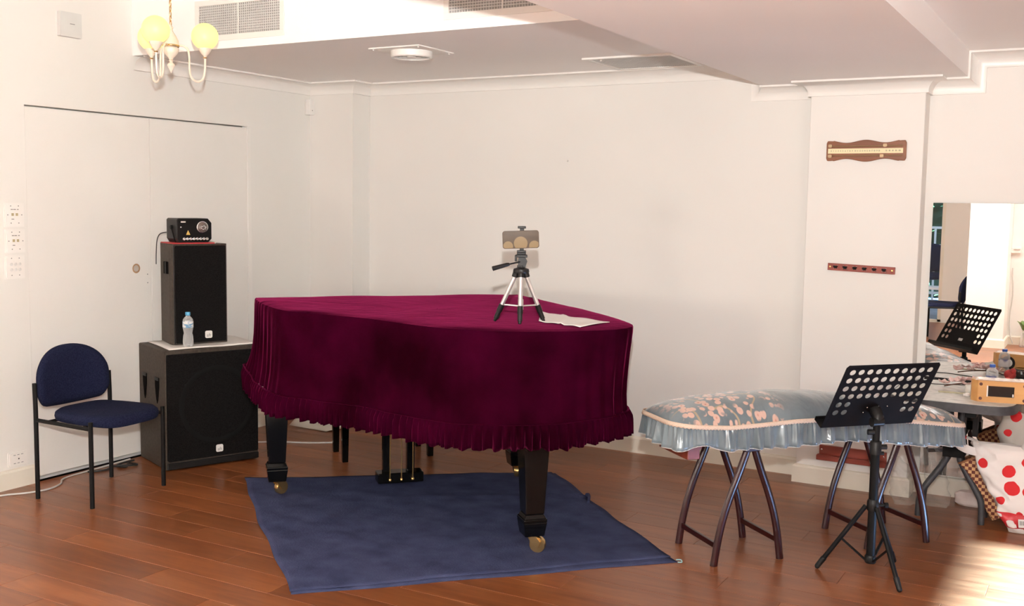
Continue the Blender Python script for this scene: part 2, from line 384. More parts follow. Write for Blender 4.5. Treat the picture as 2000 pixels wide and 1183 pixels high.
# ---- the rest of the hall (seen in the mirror and behind the camera)
HY0, HY1, HZ0, HZ1 = 3.90, 5.24, 1.70, 2.09            # added high window out of view, shapes the bright floor patch
wr_ = MB().box((XR, YR-.15, -.012), (XR+.15, HY0, 2.9)).box((XR, HY1, -.012), (XR+.15, YB, 2.9)).box((XR, HY0, -.012), (XR+.15, HY1, HZ0)).box((XR, HY0, HZ1), (XR+.15, HY1, 2.9))
struct(wr_.build('wall_right', M['wall']), 'cream wall on the far right')
hwin = MB().box((XR+.05, HY0, HZ0), (XR+.1, HY0+.04, HZ1)).box((XR+.05, HY1-.04, HZ0), (XR+.1, HY1, HZ1)).box((XR+.05, HY0, HZ0), (XR+.1, HY1, HZ0+.04)).box((XR+.05, HY0, HZ1-.04), (XR+.1, HY1, HZ1))
ho = struct(hwin.build('added_window', M['skirt']), 'unseen high window added in the right wall for the floor light patch', 'window')
MB().box((XR+.073, HY0+.04, HZ0+.04), (XR+.077, HY1-.04, HZ1-.04)).build('pane', M['glass'], ho)
rw = MB()
WX0, WX1 = -3.3, -1.985                               # glazed opening to the terrace
rw.box((XL, YR-.15, -.012), (WX0, YR, 2.9)).box((WX1, YR-.15, -.012), (XR, YR, 2.9)).box((WX0, YR-.15, 2.05), (WX1, YR, 2.9))
struct(rw.build('wall_rear', M['wall']), 'cream wall behind the photographer')
pw = MB().box((-1.405, -1.5, -.0), (-1.0, -.885, ZB)).box((-1.0, -1.5, 0), (.6, -1.36, ZB))
struct(pw.build('wall_partition', M['wall'], bevel=.004), 'bright cream wall block reflected in the mirror')
skirt('baseboard_partition', [(-1.405, -.885, 0), (-1.0, -.885, 0), (-1.0, -1.36, 0), (.6, -1.36, 0)], [(0, 1), (1, 1), (1, 1), (0, 1)], 'cream skirting reflected in the mirror')
win = MB()
for a in (WX0, -2.66, WX1-.05): win.box((a, YR-.11, 0), (a+.05, YR-.05, 2.05))
win.box((WX0, YR-.11, 2.0), (WX1, YR-.05, 2.05)).box((WX0, YR-.11, -.012), (WX1, YR-.05, .03))
wo = struct(win.build('window_1', M['skirt']), 'glazed terrace door reflected in the mirror', 'window')
for a, b in ((WX0+.05, -2.66), (-2.61, WX1-.05)):
    MB().box((a, YR-.083, .03), (b, YR-.079, 2.0)).build('pane', M['glass'], wo)
struct(MB().box((-1.42, -7.5, -.02), (-1.3, YR-.16, 3.3)).build('wall_terrace_side', M['wall']), 'unseen wall added to keep the sun off the terrace')  # added out of view, blocks the sun from the terrace
terr = MB().box((-8, -12, -.08), (3, YR-.15, -.02)).build('terrace_ground', mottle(mat('terrace_tiles', (.24, .26, .30), .7), (.21, .23, .27), (.28, .30, .34), 3, 3))
struct(terr, 'grey terrace paving seen in the mirror', 'paving')

# ---- added fill lamps, globes on stands behind the camera, for general brightness
for lab, x, y, LAMP_Z, LE in (('added globe fill lamp, unseen, in the middle of the hall', -2.05, .25, 1.18, 1), ('added globe fill lamp, unseen, by the left wall', -4.3, 1.25, 1.10, .55), ('added globe fill lamp, unseen, right of the beam', 2.1, -.9, 1.42, 1)):
    t = thing('floor_lamp', lab, 'fill lamp', (x, y, 0))
    MB().lathe([(.16, 0), (.16, .015), (.05, .03), (.02, .05)], n=28).build('base', M['black_metal'], t)
    MB().cyl((0, 0, .04), (0, 0, LAMP_Z-.14), .012, 10).lathe([(.03, LAMP_Z-.165), (.06, LAMP_Z-.135), (.06, LAMP_Z-.125)], n=20).build('stem', M['brass'], t)
    MB().sphere((0, 0, LAMP_Z), .15, 28, 18).build('globe', emit('fill_lamp_globe', (1, .91, .795), FILL_E*LE, (.9, .88, .82)), t)
# ================================================================== grand piano, its cover, bench, blanket
PA = math.atan2(.73, .683)
PO = (-4.069, 4.305)
# local frame: x along the keyboard (treble to bass), y = towards the keyboard player, so the tail lies at negative y
OUT = [(0, 0), (.005, .22), (.03, .446), (.10, .72), (.27, .935), (.435, 1.13), (.575, 1.385), (.71, 1.575), (.87, 1.695), (1.045, 1.745), (1.25, 1.752), (1.42, 1.725), (1.53, 1.63), (1.575, 1.47), (1.59, 1.10), (1.555, .55), (1.51, 0), (1.2, -.01), (.75, -.012), (.3, -.01)]
def outline(n, corner=.05):
    # Catmull-Rom through the points, sampled evenly; sharp pair of front corners kept by short chords
    P = []
    for i, p in enumerate(OUT):
        if i in (0, 16):
            q0, q1 = Vector(OUT[i-1]), Vector(OUT[(i+1) % len(OUT)]); v = Vector(p)
            P += [v+(q0-v).normalized()*corner, v+((q0-v).normalized()+(q1-v).normalized())*corner*.25, v+(q1-v).normalized()*corner]
        else: P.append(Vector(p))
    k = len(P); pts = []
    for i in range(k):
        a, b, c, d = P[i-1], P[i], P[(i+1) % k], P[(i+2) % k]
        for j in range(24):
            t = j/24; pts.append(.5*((2*b)+(c-a)*t+(2*a-5*b+4*c-d)*t*t+(3*b-a-3*c+d)*t**3))
    L = [0]
    for i in range(len(pts)): L.append(L[-1]+(pts[(i+1) % len(pts)]-pts[i]).length)
    tot = L[-1]; res = []; j = 0
    for i in range(n):
        s = tot*i/n
        while L[j+1] < s: j += 1
        t = (s-L[j])/(L[j+1]-L[j]); res.append(pts[j].lerp(pts[(j+1) % len(pts)], t))
    return res, tot
def P3(q, z): return Vector((q.x, -q.y, z))
piano = thing('grand_piano', 'black lacquered grand piano hidden under the plum velvet cover', 'piano', (PO[0], PO[1], 0), PA)
N = 200; o2, _ = outline(N); cen = Vector((.85, .85))
MB().prism([((cen+(p-cen)*.94).x, -(cen+(p-cen)*.94).y) for p in reversed(o2)], .60, .975).build('case', M['piano_black'], piano, recalc=True)
for k, (a, p, yaw) in enumerate(((.075, .452, 35), (1.385, .43, 60), (1.075, 1.635, -35))):
    lg = MB().frustum((a, -p, .185), (.085, .085), (a, -p, .60), (.125, .125)).build('leg', M['piano_black'], piano, bevel=.004)
    MB().frustum((a, -p, .087), (.088, .088), (a, -p, .150), (.106, .106)).frustum((a, -p, .150), (.106, .106), (a, -p, .165), (.106, .106)).frustum((a, -p, .1652), (.100, .100), (a, -p, .1848), (.080, .080)).build('foot_block', M['piano_black'], lg, bevel=.003)
    ca, sa = math.cos(R(yaw)), math.sin(R(yaw)); xf = frame((a, -p, 0), (ca, sa, 0), (-sa, ca, 0), (0, 0, 1))
    w = MB().lathe([(.034, -.014), (.036, -.010), (.036, .010), (.034, .014)], n=20, xf=xf @ frame((.028, 0, .0445), (1, 0, 0), (0, 0, 1), (0, -1, 0)))
    w.lathe([(.012, -.022), (.012, .022)], n=12, xf=xf @ frame((.028, 0, .0445), (1, 0, 0), (0, 0, 1), (0, -1, 0)))
    for sy in (-1, 1):
        w.prism([(-.02, .088), (.022, .088), (.045, .060), (.036, .036), (.018, .036), (.0, .062)], -.003, .003, xf=xf @ frame((0, sy*.020, 0), (1, 0, 0), (0, 0, 1), (0, -1, 0)))
    w.cbox((0, 0, .0845), (.052, .046, .006), xf)
    w.build('caster', M['brass'], lg, bevel=.001)
# pedal lyre
ly = MB().cbox((.735, -.37, .046), (.25, .095, .055)).build('pedal_lyre', M['piano_black'], piano, bevel=.006)
for dx in (-.072, .060): MB().frustum((.735+dx, -.365, .0737), (.042, .04), (.735+dx, -.365, .60), (.042, .04)).build('lyre_post', M['piano_black'], ly, bevel=.003)
for dx in (-.062, 0, .062):
    MB().cyl((.735+dx, -.428, .035), (.735+dx, -.428, .60), .0036, 8).lathe([(.004, 0), (.008, .004), (.008, .012), (.004, .018)], (.735+dx, -.428, .032), 10).build('pedal_rod', M['brass'], ly)
    MB().prism(rrect(.024, .10, .011), 0, .008, xf=frame((.735+dx, -.285, .032), (1, 0, 0), (0, 1, 0), (0, 0, 1))).build('pedal', M['brass'], ly)

# velvet cover
NP = 1700; oc, tot = outline(NP, .035)
nrm = []
for i in range(NP):
    t = oc[(i+3) % NP]-oc[i-3]; t.normalize(); nrm.append(Vector((t.y, -t.x)))
area = sum(oc[i].x*oc[(i+1) % NP].y-oc[(i+1) % NP].x*oc[i].y for i in range(NP))
if area < 0: nrm = [-v for v in nrm]
def hem_z(p):           # hem height around the piano
    return .475+.035*min(1, max(0, p.x/1.5))+.045*max(0, 1-p.y/.45)
def tail(p): return min(1, max(0, (p.x-1.15)/.3))*min(1, max(0, (p.y-.6)/.4))
def fold(s, seed, f): return math.sin(s*f+seed)*.6+math.sin(s*f*1.73+seed*2.1)*.4
rowsT = []; cc = Vector((.82, .82))
for k, sc in enumerate((.02, .3, .6, .82, .93, .975)):
    r = []
    for i in range(NP):
        p = cc+(oc[i]-cc)*sc
        z = 1.0+.0035*math.sin(p.x*9+p.y*4)*math.sin(p.y*6-1)+.004*math.exp(-((p.y-.30)/.05)**2)-(.003 if sc > .95 else 0)
        r.append(P3(p, z))
    rowsT.append(r)
side = []
levels = [(.0, .0), (.004, .02), (.006, .08), (.007, .2), (.008, .35), (.010, .5), (.013, .65), (.018, .8), (.026, .92), (.032, 1.0)]
for (off, f) in levels:
    r = []
    for i in range(NP):
        p = oc[i]; s = tot*i/NP; zt, zb = .994, hem_z(p)+.105
        z = zt+(zb-zt)*f
        amp = .006*f*f; front = max(0, 1-p.y/.30)
        cor = math.exp(-((p.y-.25)/.22)**2)*(1 if p.x < .6 else 0)+.8*math.exp(-((p.x-1.42)/.16)**2)*(1 if p.y > 1.2 else 0)
        o = off+amp*fold(s, 1.3, 17)+cor*(.002+.010*f)*math.sin(s*2*math.pi/.075)+.0025*f*fold(s, .4, 60)+front*.026*max(0, (f-.45)/.55)**2-tail(p)*.050*f
        r.append(P3(p+nrm[i]*o, z))
    side.append(r)
cover = thing('piano_cover', 'plum velvet cover with a gathered frill draped over the grand piano', 'cover', (PO[0], PO[1], 0), PA)
cb = MB().grid(rowsT+side, True, True); nn = len(rowsT[0]); cb.add(rowsT[0], [tuple(range(nn))])
cb.build('drape', M['velvet'], cover, recalc=True)
fr = []
pl = 2*math.pi/.035
for f in (0, .06, .15, .3, .5, .7, .85, 1.0):
    r = []
    for i in range(NP):
        p = oc[i]; s = tot*i/NP; zt = hem_z(p)+.108
        z = zt-.108*f*(1+.05*fold(s, .7, 11))-.006*f*math.sin(s*pl*.5)
        w = s+.35*.03*math.sin(s*7.3)+.4*.03*math.sin(s*17.1+1)
        front = max(0, 1-p.y/.30)
        pinch = .35+.65*min(1, f*2.2)
        o = .036+.012*min(1, f*4)+.014*pinch*math.sin(w*pl)*(.75+.45*math.sin(s*9.7))+.005*f*math.sin(w*pl*2.1+1)+.006*f*fold(s, 1.3, 17)+front*.026*(1-.55*f)-tail(p)*.050
        r.append(P3(p+nrm[i]*o, z))
    fr.append(r)
MB().grid(fr, True, True).build('frill', M['velvet'], cover, solid=.003)
# seam cord between drape and frill
MB().tube([P3(oc[i]+nrm[i]*(.0435+max(0, 1-oc[i].y/.30)*.026-tail(oc[i])*.050+.006*fold(tot*i/NP, 1.3, 17)), hem_z(oc[i])+.108) for i in range(0, NP, 5)], .0035, 6, False, True).build('seam_cord', M['velvet'], cover)

# bench
bench = thing('piano_bench', 'black piano bench behind the piano with tapered legs', 'bench', (-3.79, 5.10, 0), R(50.5))
for sx in (-.26, .26):
    for sy in (-.135, .135): MB().frustum((sx, sy, 0), (.034, .034), (sx, sy, .42), (.05, .05)).build('leg', M['piano_black'], bench, bevel=.003)
MB().cbox((0, 0, .43), (.58, .33, .05)).build('apron', M['piano_black'], bench, bevel=.003)
MB().prism(rrect(.60, .35, .03), .456, .505).build('seat', M['black_plastic'], bench, bevel=.012)

# blue felt blanket, folded double
def blanket(name, pts, z0, th, parent):
    # pts: four corners; bilinear patch with wavy rim
    A, B, C_, D = [Vector((*p, 0)) for p in pts]; n = 60; top = []
    for i in range(n+1):
        r = []
        for j in range(n+1):
            u, v = i/n, j/n
            uu = u+.003*math.sin(v*21+u*3)+.004*math.sin(v*7+1); vv = v+.003*math.sin(u*17+1)
            p = A.lerp(B, uu).lerp(D.lerp(C_, uu), vv)
            edge = min(u, 1-u, v, 1-v)
            z = z0+th*min(1, .35+edge*30)+.0022*math.sin(u*13+v*5)*math.sin(v*11-u*4)+.0012*math.sin(u*41+v*33)
            z += .014*math.exp(-((v-.70-.03*math.sin(u*5))/.012)**2)*max(0, u-.25)*1.2
            r.append(Vector((p.x, p.y, max(z, z0+.001))))
        top.append(r)
    m = MB().grid(top)
    rim = [top[i][0] for i in range(n+1)]+[top[n][j] for j in range(1, n+1)]+[top[i][n] for i in range(n-1, -1, -1)]+[top[0][j] for j in range(n-1, 0, -1)]
    m.grid([rim, [Vector((p.x, p.y, z0)) for p in rim]], True, True)
    return m.build(name, M['rug'], parent, recalc=True)
bl = thing('floor_blanket', 'dark blue felt blanket spread double under the piano', 'blanket', (0, 0, 0))
blanket('lower_layer', [(-2.70, 3.035), (-1.555, 4.20), (-2.69, 5.255), (-4.02, 4.235)], .0005, .006, bl)
blanket('upper_layer', [(-2.715, 3.045), (-1.60, 4.235), (-2.71, 5.245), (-4.07, 4.20)], .0066, .0045, bl)
MB().tube(smooth_path([(-2.25, 4.78, .012), (-2.27, 4.83, .022), (-2.295, 4.88, .020), (-2.32, 4.90, .012)], 5), [.012]*16, 8, flat=.6).build('turned_up_edge', M['rug'], bl)
MB().tube(smooth_path([(-1.56, 4.215, .006), (-1.54, 4.22, .008), (-1.53, 4.205, .004), (-1.545, 4.195, .004)], 4), .0025, 6).build('loose_thread', mat('pale_blue_thread', (.30, .55, .60), .7), bl)

# paper folded on the cover
pp = []
for i in range(25):
    r = []
    for j in range(13):
        u, v = i/24, j/12
        A, B, C_, D = Vector((-2.36, 4.44)), Vector((-2.20, 4.115)), Vector((-1.955, 4.03)), Vector((-1.925, 4.27))
        p = (A.lerp(D, u)).lerp(B.lerp(C_, u), v)
        r.append(Vector((p.x, p.y, 1.0085+.004*math.sin(u*7+v*2)**2+.006*math.exp(-((u-.35-.2*v)/.04)**2)+.008*max(0, .12-u)*8*(1-v))))
    pp.append(r)
tag(MB().grid(pp).build('folded_paper', M['white'], solid=.003), 'crumpled off-white folded paper lying on the velvet cover', 'paper')

# ---- tripod and phone
TX, TY, TZ = -2.255, 4.045, 1.0075
tri = thing('tabletop_tripod', 'small silver camera tripod with black head standing on the velvet cover', 'tripod', (TX, TY, TZ), _yaw)
# local x = right in the picture, y = away
hub = (0, 0, .232)
feet = ((-.115, .035), (-.003, -.075), (.105, .035))
for fx, fy in feet:
    top = Vector((fx*.16, fy*.16, .222)); ft = Vector((fx, fy, 0)); knee = top.lerp(ft, .70)
    lg = MB().cyl(top, knee, .0095, 12).build('leg', M['alu'], tri)
    MB().cyl(top.lerp(ft, .66), top.lerp(ft, .80), .0125, 10).cyl(top.lerp(ft, .80), top.lerp(ft, .94), .0105, 10).cyl(top.lerp(ft, .94), ft+Vector((0, 0, .001)), .008, 10, .0065).build('lower_section', M['black_plastic'], lg)
    MB().cyl(top+Vector((0, 0, .012)), top.lerp(ft, .10), .0135, 10).build('shoulder', M['black_plastic'], lg)
    kn = top.lerp(ft, .66); MB().cbox((0, 0, 0), (.001, .001, .001)); 
    MB().cyl(Vector((0, 0, .072)), kn, .0035, 6).build('brace', M['alu'], lg)
MB().lathe([(.012, .055), (.012, .10), (.008, .104), (.008, .21)], n=14).build('centre_column', M['alu'], tri)
hd = MB().lathe([(.034, .218), (.036, .224), (.034, .236), (.018, .242), (.018, .252)], n=18)
hd.prism([(-.014, .245), (.018, .245), (.026, .270), (.018, .286), (-.012, .286), (-.016, .265)], -.016, .016, xf=frame((0, 0, 0), (1, 0, 0), (0, 0, 1), (0, -1, 0)))
hd.cbox((0, 0, .2925), (.052, .034, .012)).cbox((-.024, -.014, .283), (.010, .012, .026))
hd.build('head', M['black_plastic'], tri, bevel=.002)
MB().tube([(-.006, -.018, .268), (-.055, -.03, .257)], .0035, 8).tube([(-.052, -.029, .2577), (-.062, -.031, .2555), (-.125, -.046, .238)], [.006, .0085, .0105], 12).build('pan_handle', M['black_plastic'], tri)
cl = MB().cbox((0, .012, .307), (.040, .012, .018)).cbox((0, -.004, .3125), (.040, .030, .010)).cbox((.001, .012, .361), (.018, .006, .115)).cbox((.0, -.002, .4185), (.036, .024, .010)).build('phone_clamp', M['black_plastic'], tri, bevel=.002)
ph = thing('smartphone', 'smartphone held sideways in the tripod clamp, glass side to the camera', 'smartphone', (TX, TY, TZ), _yaw)
xfp = frame((-.004, -.0055, .3650), (1, 0, .045), (-.045, 0, 1), (0, -1, 0))
MB().prism(rrect(.160, .078, .011), 0, .008, xf=xfp).build('body', mat('phone_rim', (.09, .055, .035), .5, spec=.2), ph, bevel=.0015)
def screen_mat():
    m = mat('phone_screen', (.02, .014, .01), .15, spec=.2); b = bsdf(m)
    tc = nd(m, 'ShaderNodeTexCoord'); g = nd(m, 'ShaderNodeTexNoise'); g.inputs['Scale'].default_value = 25
    mp = nd(m, 'ShaderNodeMapping'); mp.inputs['Scale'].default_value = (.3, .3, 3); ln(m, tc.outputs['Object'], mp.inputs[0]); ln(m, mp.outputs[0], g.inputs[0])
    cur = nd(m, 'ShaderNodeValToRGB'); cur.color_ramp.elements[0].color = (.10, .052, .024, 1); cur.color_ramp.elements[1].color = (.19, .105, .05, 1); ln(m, g.outputs[0], cur.inputs[0]); out = cur.outputs[0]
    for (cx, cz, rx) in ((.0, .3485, .030), (-.055, .3345, .022), (.060, .3385, .023)):
        sb = nd(m, 'ShaderNodeVectorMath', operation='SUBTRACT'); ln(m, tc.outputs['Object'], sb.inputs[0]); sb.inputs[1].default_value = (cx-.004, 0, cz)
        ml = nd(m, 'ShaderNodeVectorMath', operation='MULTIPLY'); ml.inputs[1].default_value = (1, 0, 1); ln(m, sb.outputs[0], ml.inputs[0])
        le = nd(m, 'ShaderNodeVectorMath', operation='LENGTH'); ln(m, ml.outputs[0], le.inputs[0])
        lt = nd(m, 'ShaderNodeMapRange'); lt.inputs['From Min'].default_value = rx+.0012; lt.inputs['From Max'].default_value = rx-.0012; ln(m, le.outputs['Value'], lt.inputs[0])
        mx = nd(m, 'ShaderNodeMix', data_type='RGBA'); ln(m, lt.outputs[0], mx.inputs[0]); ln(m, out, mx.inputs[6]); mx.inputs[7].default_value = (.55, .33, .14, 1); out = mx.outputs[2]
    ln(m, out, b.inputs['Emission Color']); b.inputs['Emission Strength'].default_value = .7
    return m
MB().prism(rrect(.154, .072, .009), .0081, .0086, xf=xfp).build('screen', screen_mat(), ph)
# ================================================================== left group: chair, speakers, laser, bottle
def make_chair(label, loc, rz):
    t = thing('stacking_chair', label, 'chair', loc, rz)
    # local: x forward, y left
    hw, dp = .243, .375; rr = .0115
    for s in (-1, 1):
        MB().tube(smooth_path([(0, s*hw, 0), (0, s*hw, .3), (0, s*hw, .45), (-.004, s*hw, .592)], 4), rr, 10).build('leg', M['black_metal'], t)
        MB().tube([(dp, s*hw, 0), (dp, s*hw, .430)], rr, 10).build('leg', M['black_metal'], t)
        MB().tube([(.008, s*hw, .405), (dp-.006, s*hw, .395)], .0105, 8).build('side_rail', M['black_metal'], t)
    for x in (.06, .32): MB().tube([(x, -hw+.008, .398), (x, hw-.008, .398)], .008, 8).build('cross_rail', M['black_metal'], t)
    # seat: rounded trapezoid cushion
    n = 56; prof = [(.0, .445), (.75, .449), (.92, .446), (.985, .434), (1.0, .418), (.985, .404), (.94, .398), (0, .398)]
    def sx(th):
        c, s_ = math.cos(th), math.sin(th); e = .56
        x = math.copysign(abs(c)**e, c); y = math.copysign(abs(s_)**e, s_)
        w = .205+.028*(x+1)/2
        return Vector((.225+.215*x, y*w, 0))
    rows = []
    for f, z in prof:
        r = []
        for k in range(n):
            p = sx(2*math.pi*k/n); q = Vector((.225, 0, 0))+(p-Vector((.225, 0, 0)))*max(f, .01)
            front = max(0, (q.x-.33)/.11)
            r.append(Vector((q.x, q.y, z-.018*front*front+.010*max(0, (.10-q.x)/.1))))
        rows.append(r)
    m = MB().grid(rows, True, True); m.add(rows[0], [tuple(range(n))]).add(rows[-1], [tuple(range(n))])
    m.build('seat', M['blue_fabric'], t, recalc=True)
    # backrest: dome outline, curved in plan, leaning back
    fr, bk = [], []; n2 = 30
    def shape(u, v):        # u -1..1, v 0..1
        wtop = .232; z0 = .452+.016*(u*u)+.055*max(0, (abs(u)-.72)/.28)**2.5
        zt = .592+.170*max(0, 1-abs(u)**2.3)**.5
        z = z0+(zt-z0)*v
        y = u*wtop
        x = .004-.10*(z-.47)*.55+.038*u*u-.034
        return Vector((x, y, z))
    for i in range(n2+1):
        u = -1+2*i/n2; u = math.sin(u*math.pi/2)*.999
        a, b = [], []
        for j in range(15):
            v = j/14; e = min(1, (1-abs(u))*7)*min(1, min(v, 1-v)*6+.0); th = .006+.020*math.sqrt(max(0, min(1, e)))
            p = shape(u, v); a.append(p+Vector((th, 0, 0))); b.append(p-Vector((th*.7, 0, 0)))
        fr.append(a); bk.append(b)
    m = MB().grid(fr).grid(bk)
    rimf = [fr[i][0] for i in range(n2+1)]+[fr[n2][j] for j in range(1, 15)]+[fr[i][14] for i in range(n2-1, -1, -1)]+[fr[0][j] for j in range(13, 0, -1)]
    rimb = [bk[i][0] for i in range(n2+1)]+[bk[n2][j] for j in range(1, 15)]+[bk[i][14] for i in range(n2-1, -1, -1)]+[bk[0][j] for j in range(13, 0, -1)]
    m.grid([rimf, rimb], True, True)
    m.build('backrest', M['blue_fabric'], t, recalc=True)
    return t
chair = make_chair('navy upholstered stacking chair with black tube legs beside the subwoofer', (-4.690, 3.613, 0), R(4.5))

# ---- subwoofer
SUBR = math.atan2(.925, .38)       # local x along the front, local y into the depth (away from camera)
SUBO = (-4.532, 4.086)
SW, SD, SH = .552, .436, .684
sub = thing('subwoofer', 'large black subwoofer cabinet standing on the floor by the door', 'speaker', (*SUBO, 0), SUBR)
body = MB().box((0, .008, .004), (SW, SD, SH)).build('cabinet', M['speaker_paint'], sub, bevel=.008, seg=3)
gr = MB().prism(rrect(SW-.014, SH-.078, .010), 0, .014, xf=frame((SW/2, .008, .004+SH/2+.012), (1, 0, 0), (0, 0, 1), (0, -1, 0)))
gr.build('grille', M['grille'], sub, bevel=.003)
MB().lathe([(.205, -.002), (.215, .0), (.225, .004), (.215, .006), (.196, .003)], n=48, xf=frame((SW/2+.02, -.006, .36), (1, 0, 0), (0, 0, 1), (0, -1, 0)), caps=False).build('driver_ring', mat('grille_ring', (.006, .006, .006), .7, spec=.1), sub)
MB().box((.004, -.008, .010), (SW-.004, .006, .046)).build('lower_lip', M['black_plastic'], sub, bevel=.004)
for hy in (.13, .33):              # two shield shaped hand holes on the left side
    MB().prism([(-.032, .075), (.032, .075), (.030, .02), (.014, -.05), (0, -.075), (-.014, -.05), (-.030, .02)], 0, .004, xf=frame((0.0005, hy, .445), (0, -1, 0), (0, 0, 1), (-1, 0, 0))).build('hand_hole', M['dark'], sub)
    MB().prism([(-.032, .075), (.032, .075), (.030, .058), (-.030, .058)], 0, .008, xf=frame((0.0005, hy, .445), (0, -1, 0), (0, 0, 1), (-1, 0, 0))).build('hand_hole_rim', M['black_plastic'], sub)
def badge(parent, x, z, y, s=.042):
    xf = frame((x, y, z), (1, 0, 0), (0, 0, 1), (0, -1, 0))
    b = MB().prism(rrect(s, s, s*.2), 0, .003, xf=xf).build('badge', M['white'], parent, bevel=.0006)
    text('aft', s*.66, M['grey'], b, 'lettering', frame((x+.001, y-.0032, z-s*.12), (1, 0, 0), (0, 0, 1), (0, -1, 0)))
badge(sub, SW*.555, .10, -.0062)
# ---- sheet on the subwoofer
sh = []
for i in range(13):
    r = []
    for j in range(9):
        u, v = i/12, j/8
        x = .03+.54*u+.02*v; y = .018+.40*v
        z = SH+.0035+.002*math.sin(u*5+v*3)**2
        if x > SW-.01: z -= (x-SW+.01)*.12
        r.append(Vector((x, y, z)))
    sh.append(r)
shp = tag(MB().grid(sh).build('white_board_sheet', M['white'], solid=.004), 'thin white sheet laid on top of the subwoofer', 'sheet'); shp.location = (*SUBO, 0); shp.rotation_euler = (0, 0, SUBR)
# ---- full range speaker
SP0 = Vector((.105, .150)); ZT = SH+.0082
spk = thing('loudspeaker', 'black full-range loudspeaker standing on the subwoofer', 'speaker', (*SUBO, ZT), SUBR)
SPH = .578
poly = [(.0, .012), (.012, 0), (.315, 0), (.327, .012), (.327, .06), (.300, .27), (.027, .27), (.0, .06)]
poly = [(x+SP0.x, y+SP0.y) for x, y in poly]
MB().prism(poly, 0, SPH).build('cabinet', M['speaker_paint'], spk, bevel=.004)
MB().prism(rrect(.300, SPH-.018, .008), 0, .006, xf=frame((SP0.x+.1635, SP0.y, SPH/2), (1, 0, 0), (0, 0, 1), (0, -1, 0))).build('grille', M['grille'], spk, bevel=.003)
MB().box((SP0.x+.004, SP0.y-.004, .006), (SP0.x+.012, SP0.y+.006, SPH-.006)).build('edge_strip', M['black_plastic'], spk, bevel=.002)
MB().cbox((SP0.x+.004, SP0.y+.10, .44), (.020, .062, .070)).build('handle_recess', M['dark'], spk, bevel=.002)
MB().cbox((SP0.x-.006, SP0.y+.095, .44), (.008, .012, .066)).build('handle_grip', M['black_plastic'], spk, bevel=.002)
badge(spk, SP0.x+.205, .052, SP0.y-.0062)
# ---- red folder and laser projector
ZT2 = ZT+SPH
rd = thing('red_folder', 'thin red folder lying under the laser projector', 'folder', (*SUBO, ZT2), SUBR)
MB().cbox((SP0.x+.135, SP0.y+.118, .0035), (.250, .190, .007)).build('cover_board', M['red_cover'], rd, bevel=.001)
MB().cbox((SP0.x+.262, SP0.y+.118, .006), (.012, .184, .010)).build('page_edge', M['paper'], rd, bevel=.001)
lz = thing('laser_projector', 'black stage laser projector with clear lens on top of the loudspeaker', 'projector', (*SUBO, ZT2+.0075), SUBR)
LX, LY = SP0.x+.045, SP0.y+.045
oct_ = [(.0, .022), (.014, 0), (.186, 0), (.206, .020), (.206, .112), (.184, .138), (.008, .138), (0, .130)]
MB().prism(oct_, 0, .165, xf=frame((LX, LY, 0), (1, 0, 0), (0, 0, 1), (0, 1, 0))).build('housing', M['black_plastic'], lz, bevel=.002, recalc=True)
MB().prism([(.004, .020), (.016, .004), (.184, .004), (.202, .021), (.202, .111), (.182, .134), (.010, .134), (.004, .128)], 0, .003, xf=frame((LX, LY-.0031, 0), (1, 0, 0), (0, 0, 1), (0, 1, 0))).build('front_plate', M['black_metal'], lz, recalc=True)
xl = frame((LX+.148, LY-.0035, .088), (1, 0, 0), (0, 0, 1), (0, -1, 0))
ring = MB().lathe([(.031, 0), (.034, .001), (.034, .005), (.030, .006)], n=28, xf=xl).build('lens_ring', M['steel'], lz)
MB().sphere((0, 0, 0), .030, 24, 12, (1, 1, .55), xf=xl @ frame((0, 0, .004), (1, 0, 0), (0, 1, 0), (0, 0, 1))).build('lens_dome', mat('lens_glass', (.12, .09, .08), .03, spec=.9), ring)
for k in range(6):
    a = k*1.05+.3; MB().sphere((.012*math.cos(a), .010*math.sin(a)-.004, .0215), .0055, 10, 6, xf=xl).build('crystal_facet', M['steel'], ring)
tri_m = mat('warning_yellow', (.70, .48, .12), .5)
MB().prism([(0, 0), (.024, 0), (.012, .026)], 0, .0012, xf=frame((LX+.052, LY-.0036, .044), (1, 0, 0), (0, 0, 1), (0, -1, 0))).build('warning_triangle', tri_m, lz)
text('!', .016, M['ink'], lz, 'warning_mark', frame((LX+.064, LY-.0049, .053), (1, 0, 0), (0, 0, 1), (0, -1, 0)))
MB().cbox((LX+.036, LY-.0038, .118), (.028, .0014, .008)).build('brand_plate', M['white'], lz)
MB().cbox((LX+.022, LY-.0038, .088), (.006, .0014, .006)).build('indicator', M['white_dim'], lz)
for k in range(8):
    x = LX+.040+.0195*k; xq = frame((x, LY-.0034, .020), (1, 0, 0), (0, 0, 1), (0, -1, 0))
    MB().lathe([(.0085, 0), (.0085, .003), (.006, .004), (.003, .0015)], n=12, xf=xq).build('led_lens', M['steel'], lz)
br = MB().tube([(LX-.004, LY+.07, .085), (LX-.006, LY+.07, .08), (LX-.006, LY+.02, .012), (LX-.004, LY+.012, .004)], .004, 6)
br.lathe([(.013, 0), (.013, .008), (.010, .012)], n=14, xf=frame((LX-.001, LY+.072, .086), (0, -1, 0), (0, 0, 1), (-1, 0, 0))).build('bracket_arm', M['black_metal'], lz)
MB().tube(smooth_path([(LX-.004, LY+.155, .055), (LX-.040, LY+.160, .045), (LX-.062, LY+.150, .010), (LX-.070, LY+.145, -.06), (LX-.070, LY+.150, -.13)], 5), .003, 6).build('power_lead', M['cable_black'], lz)
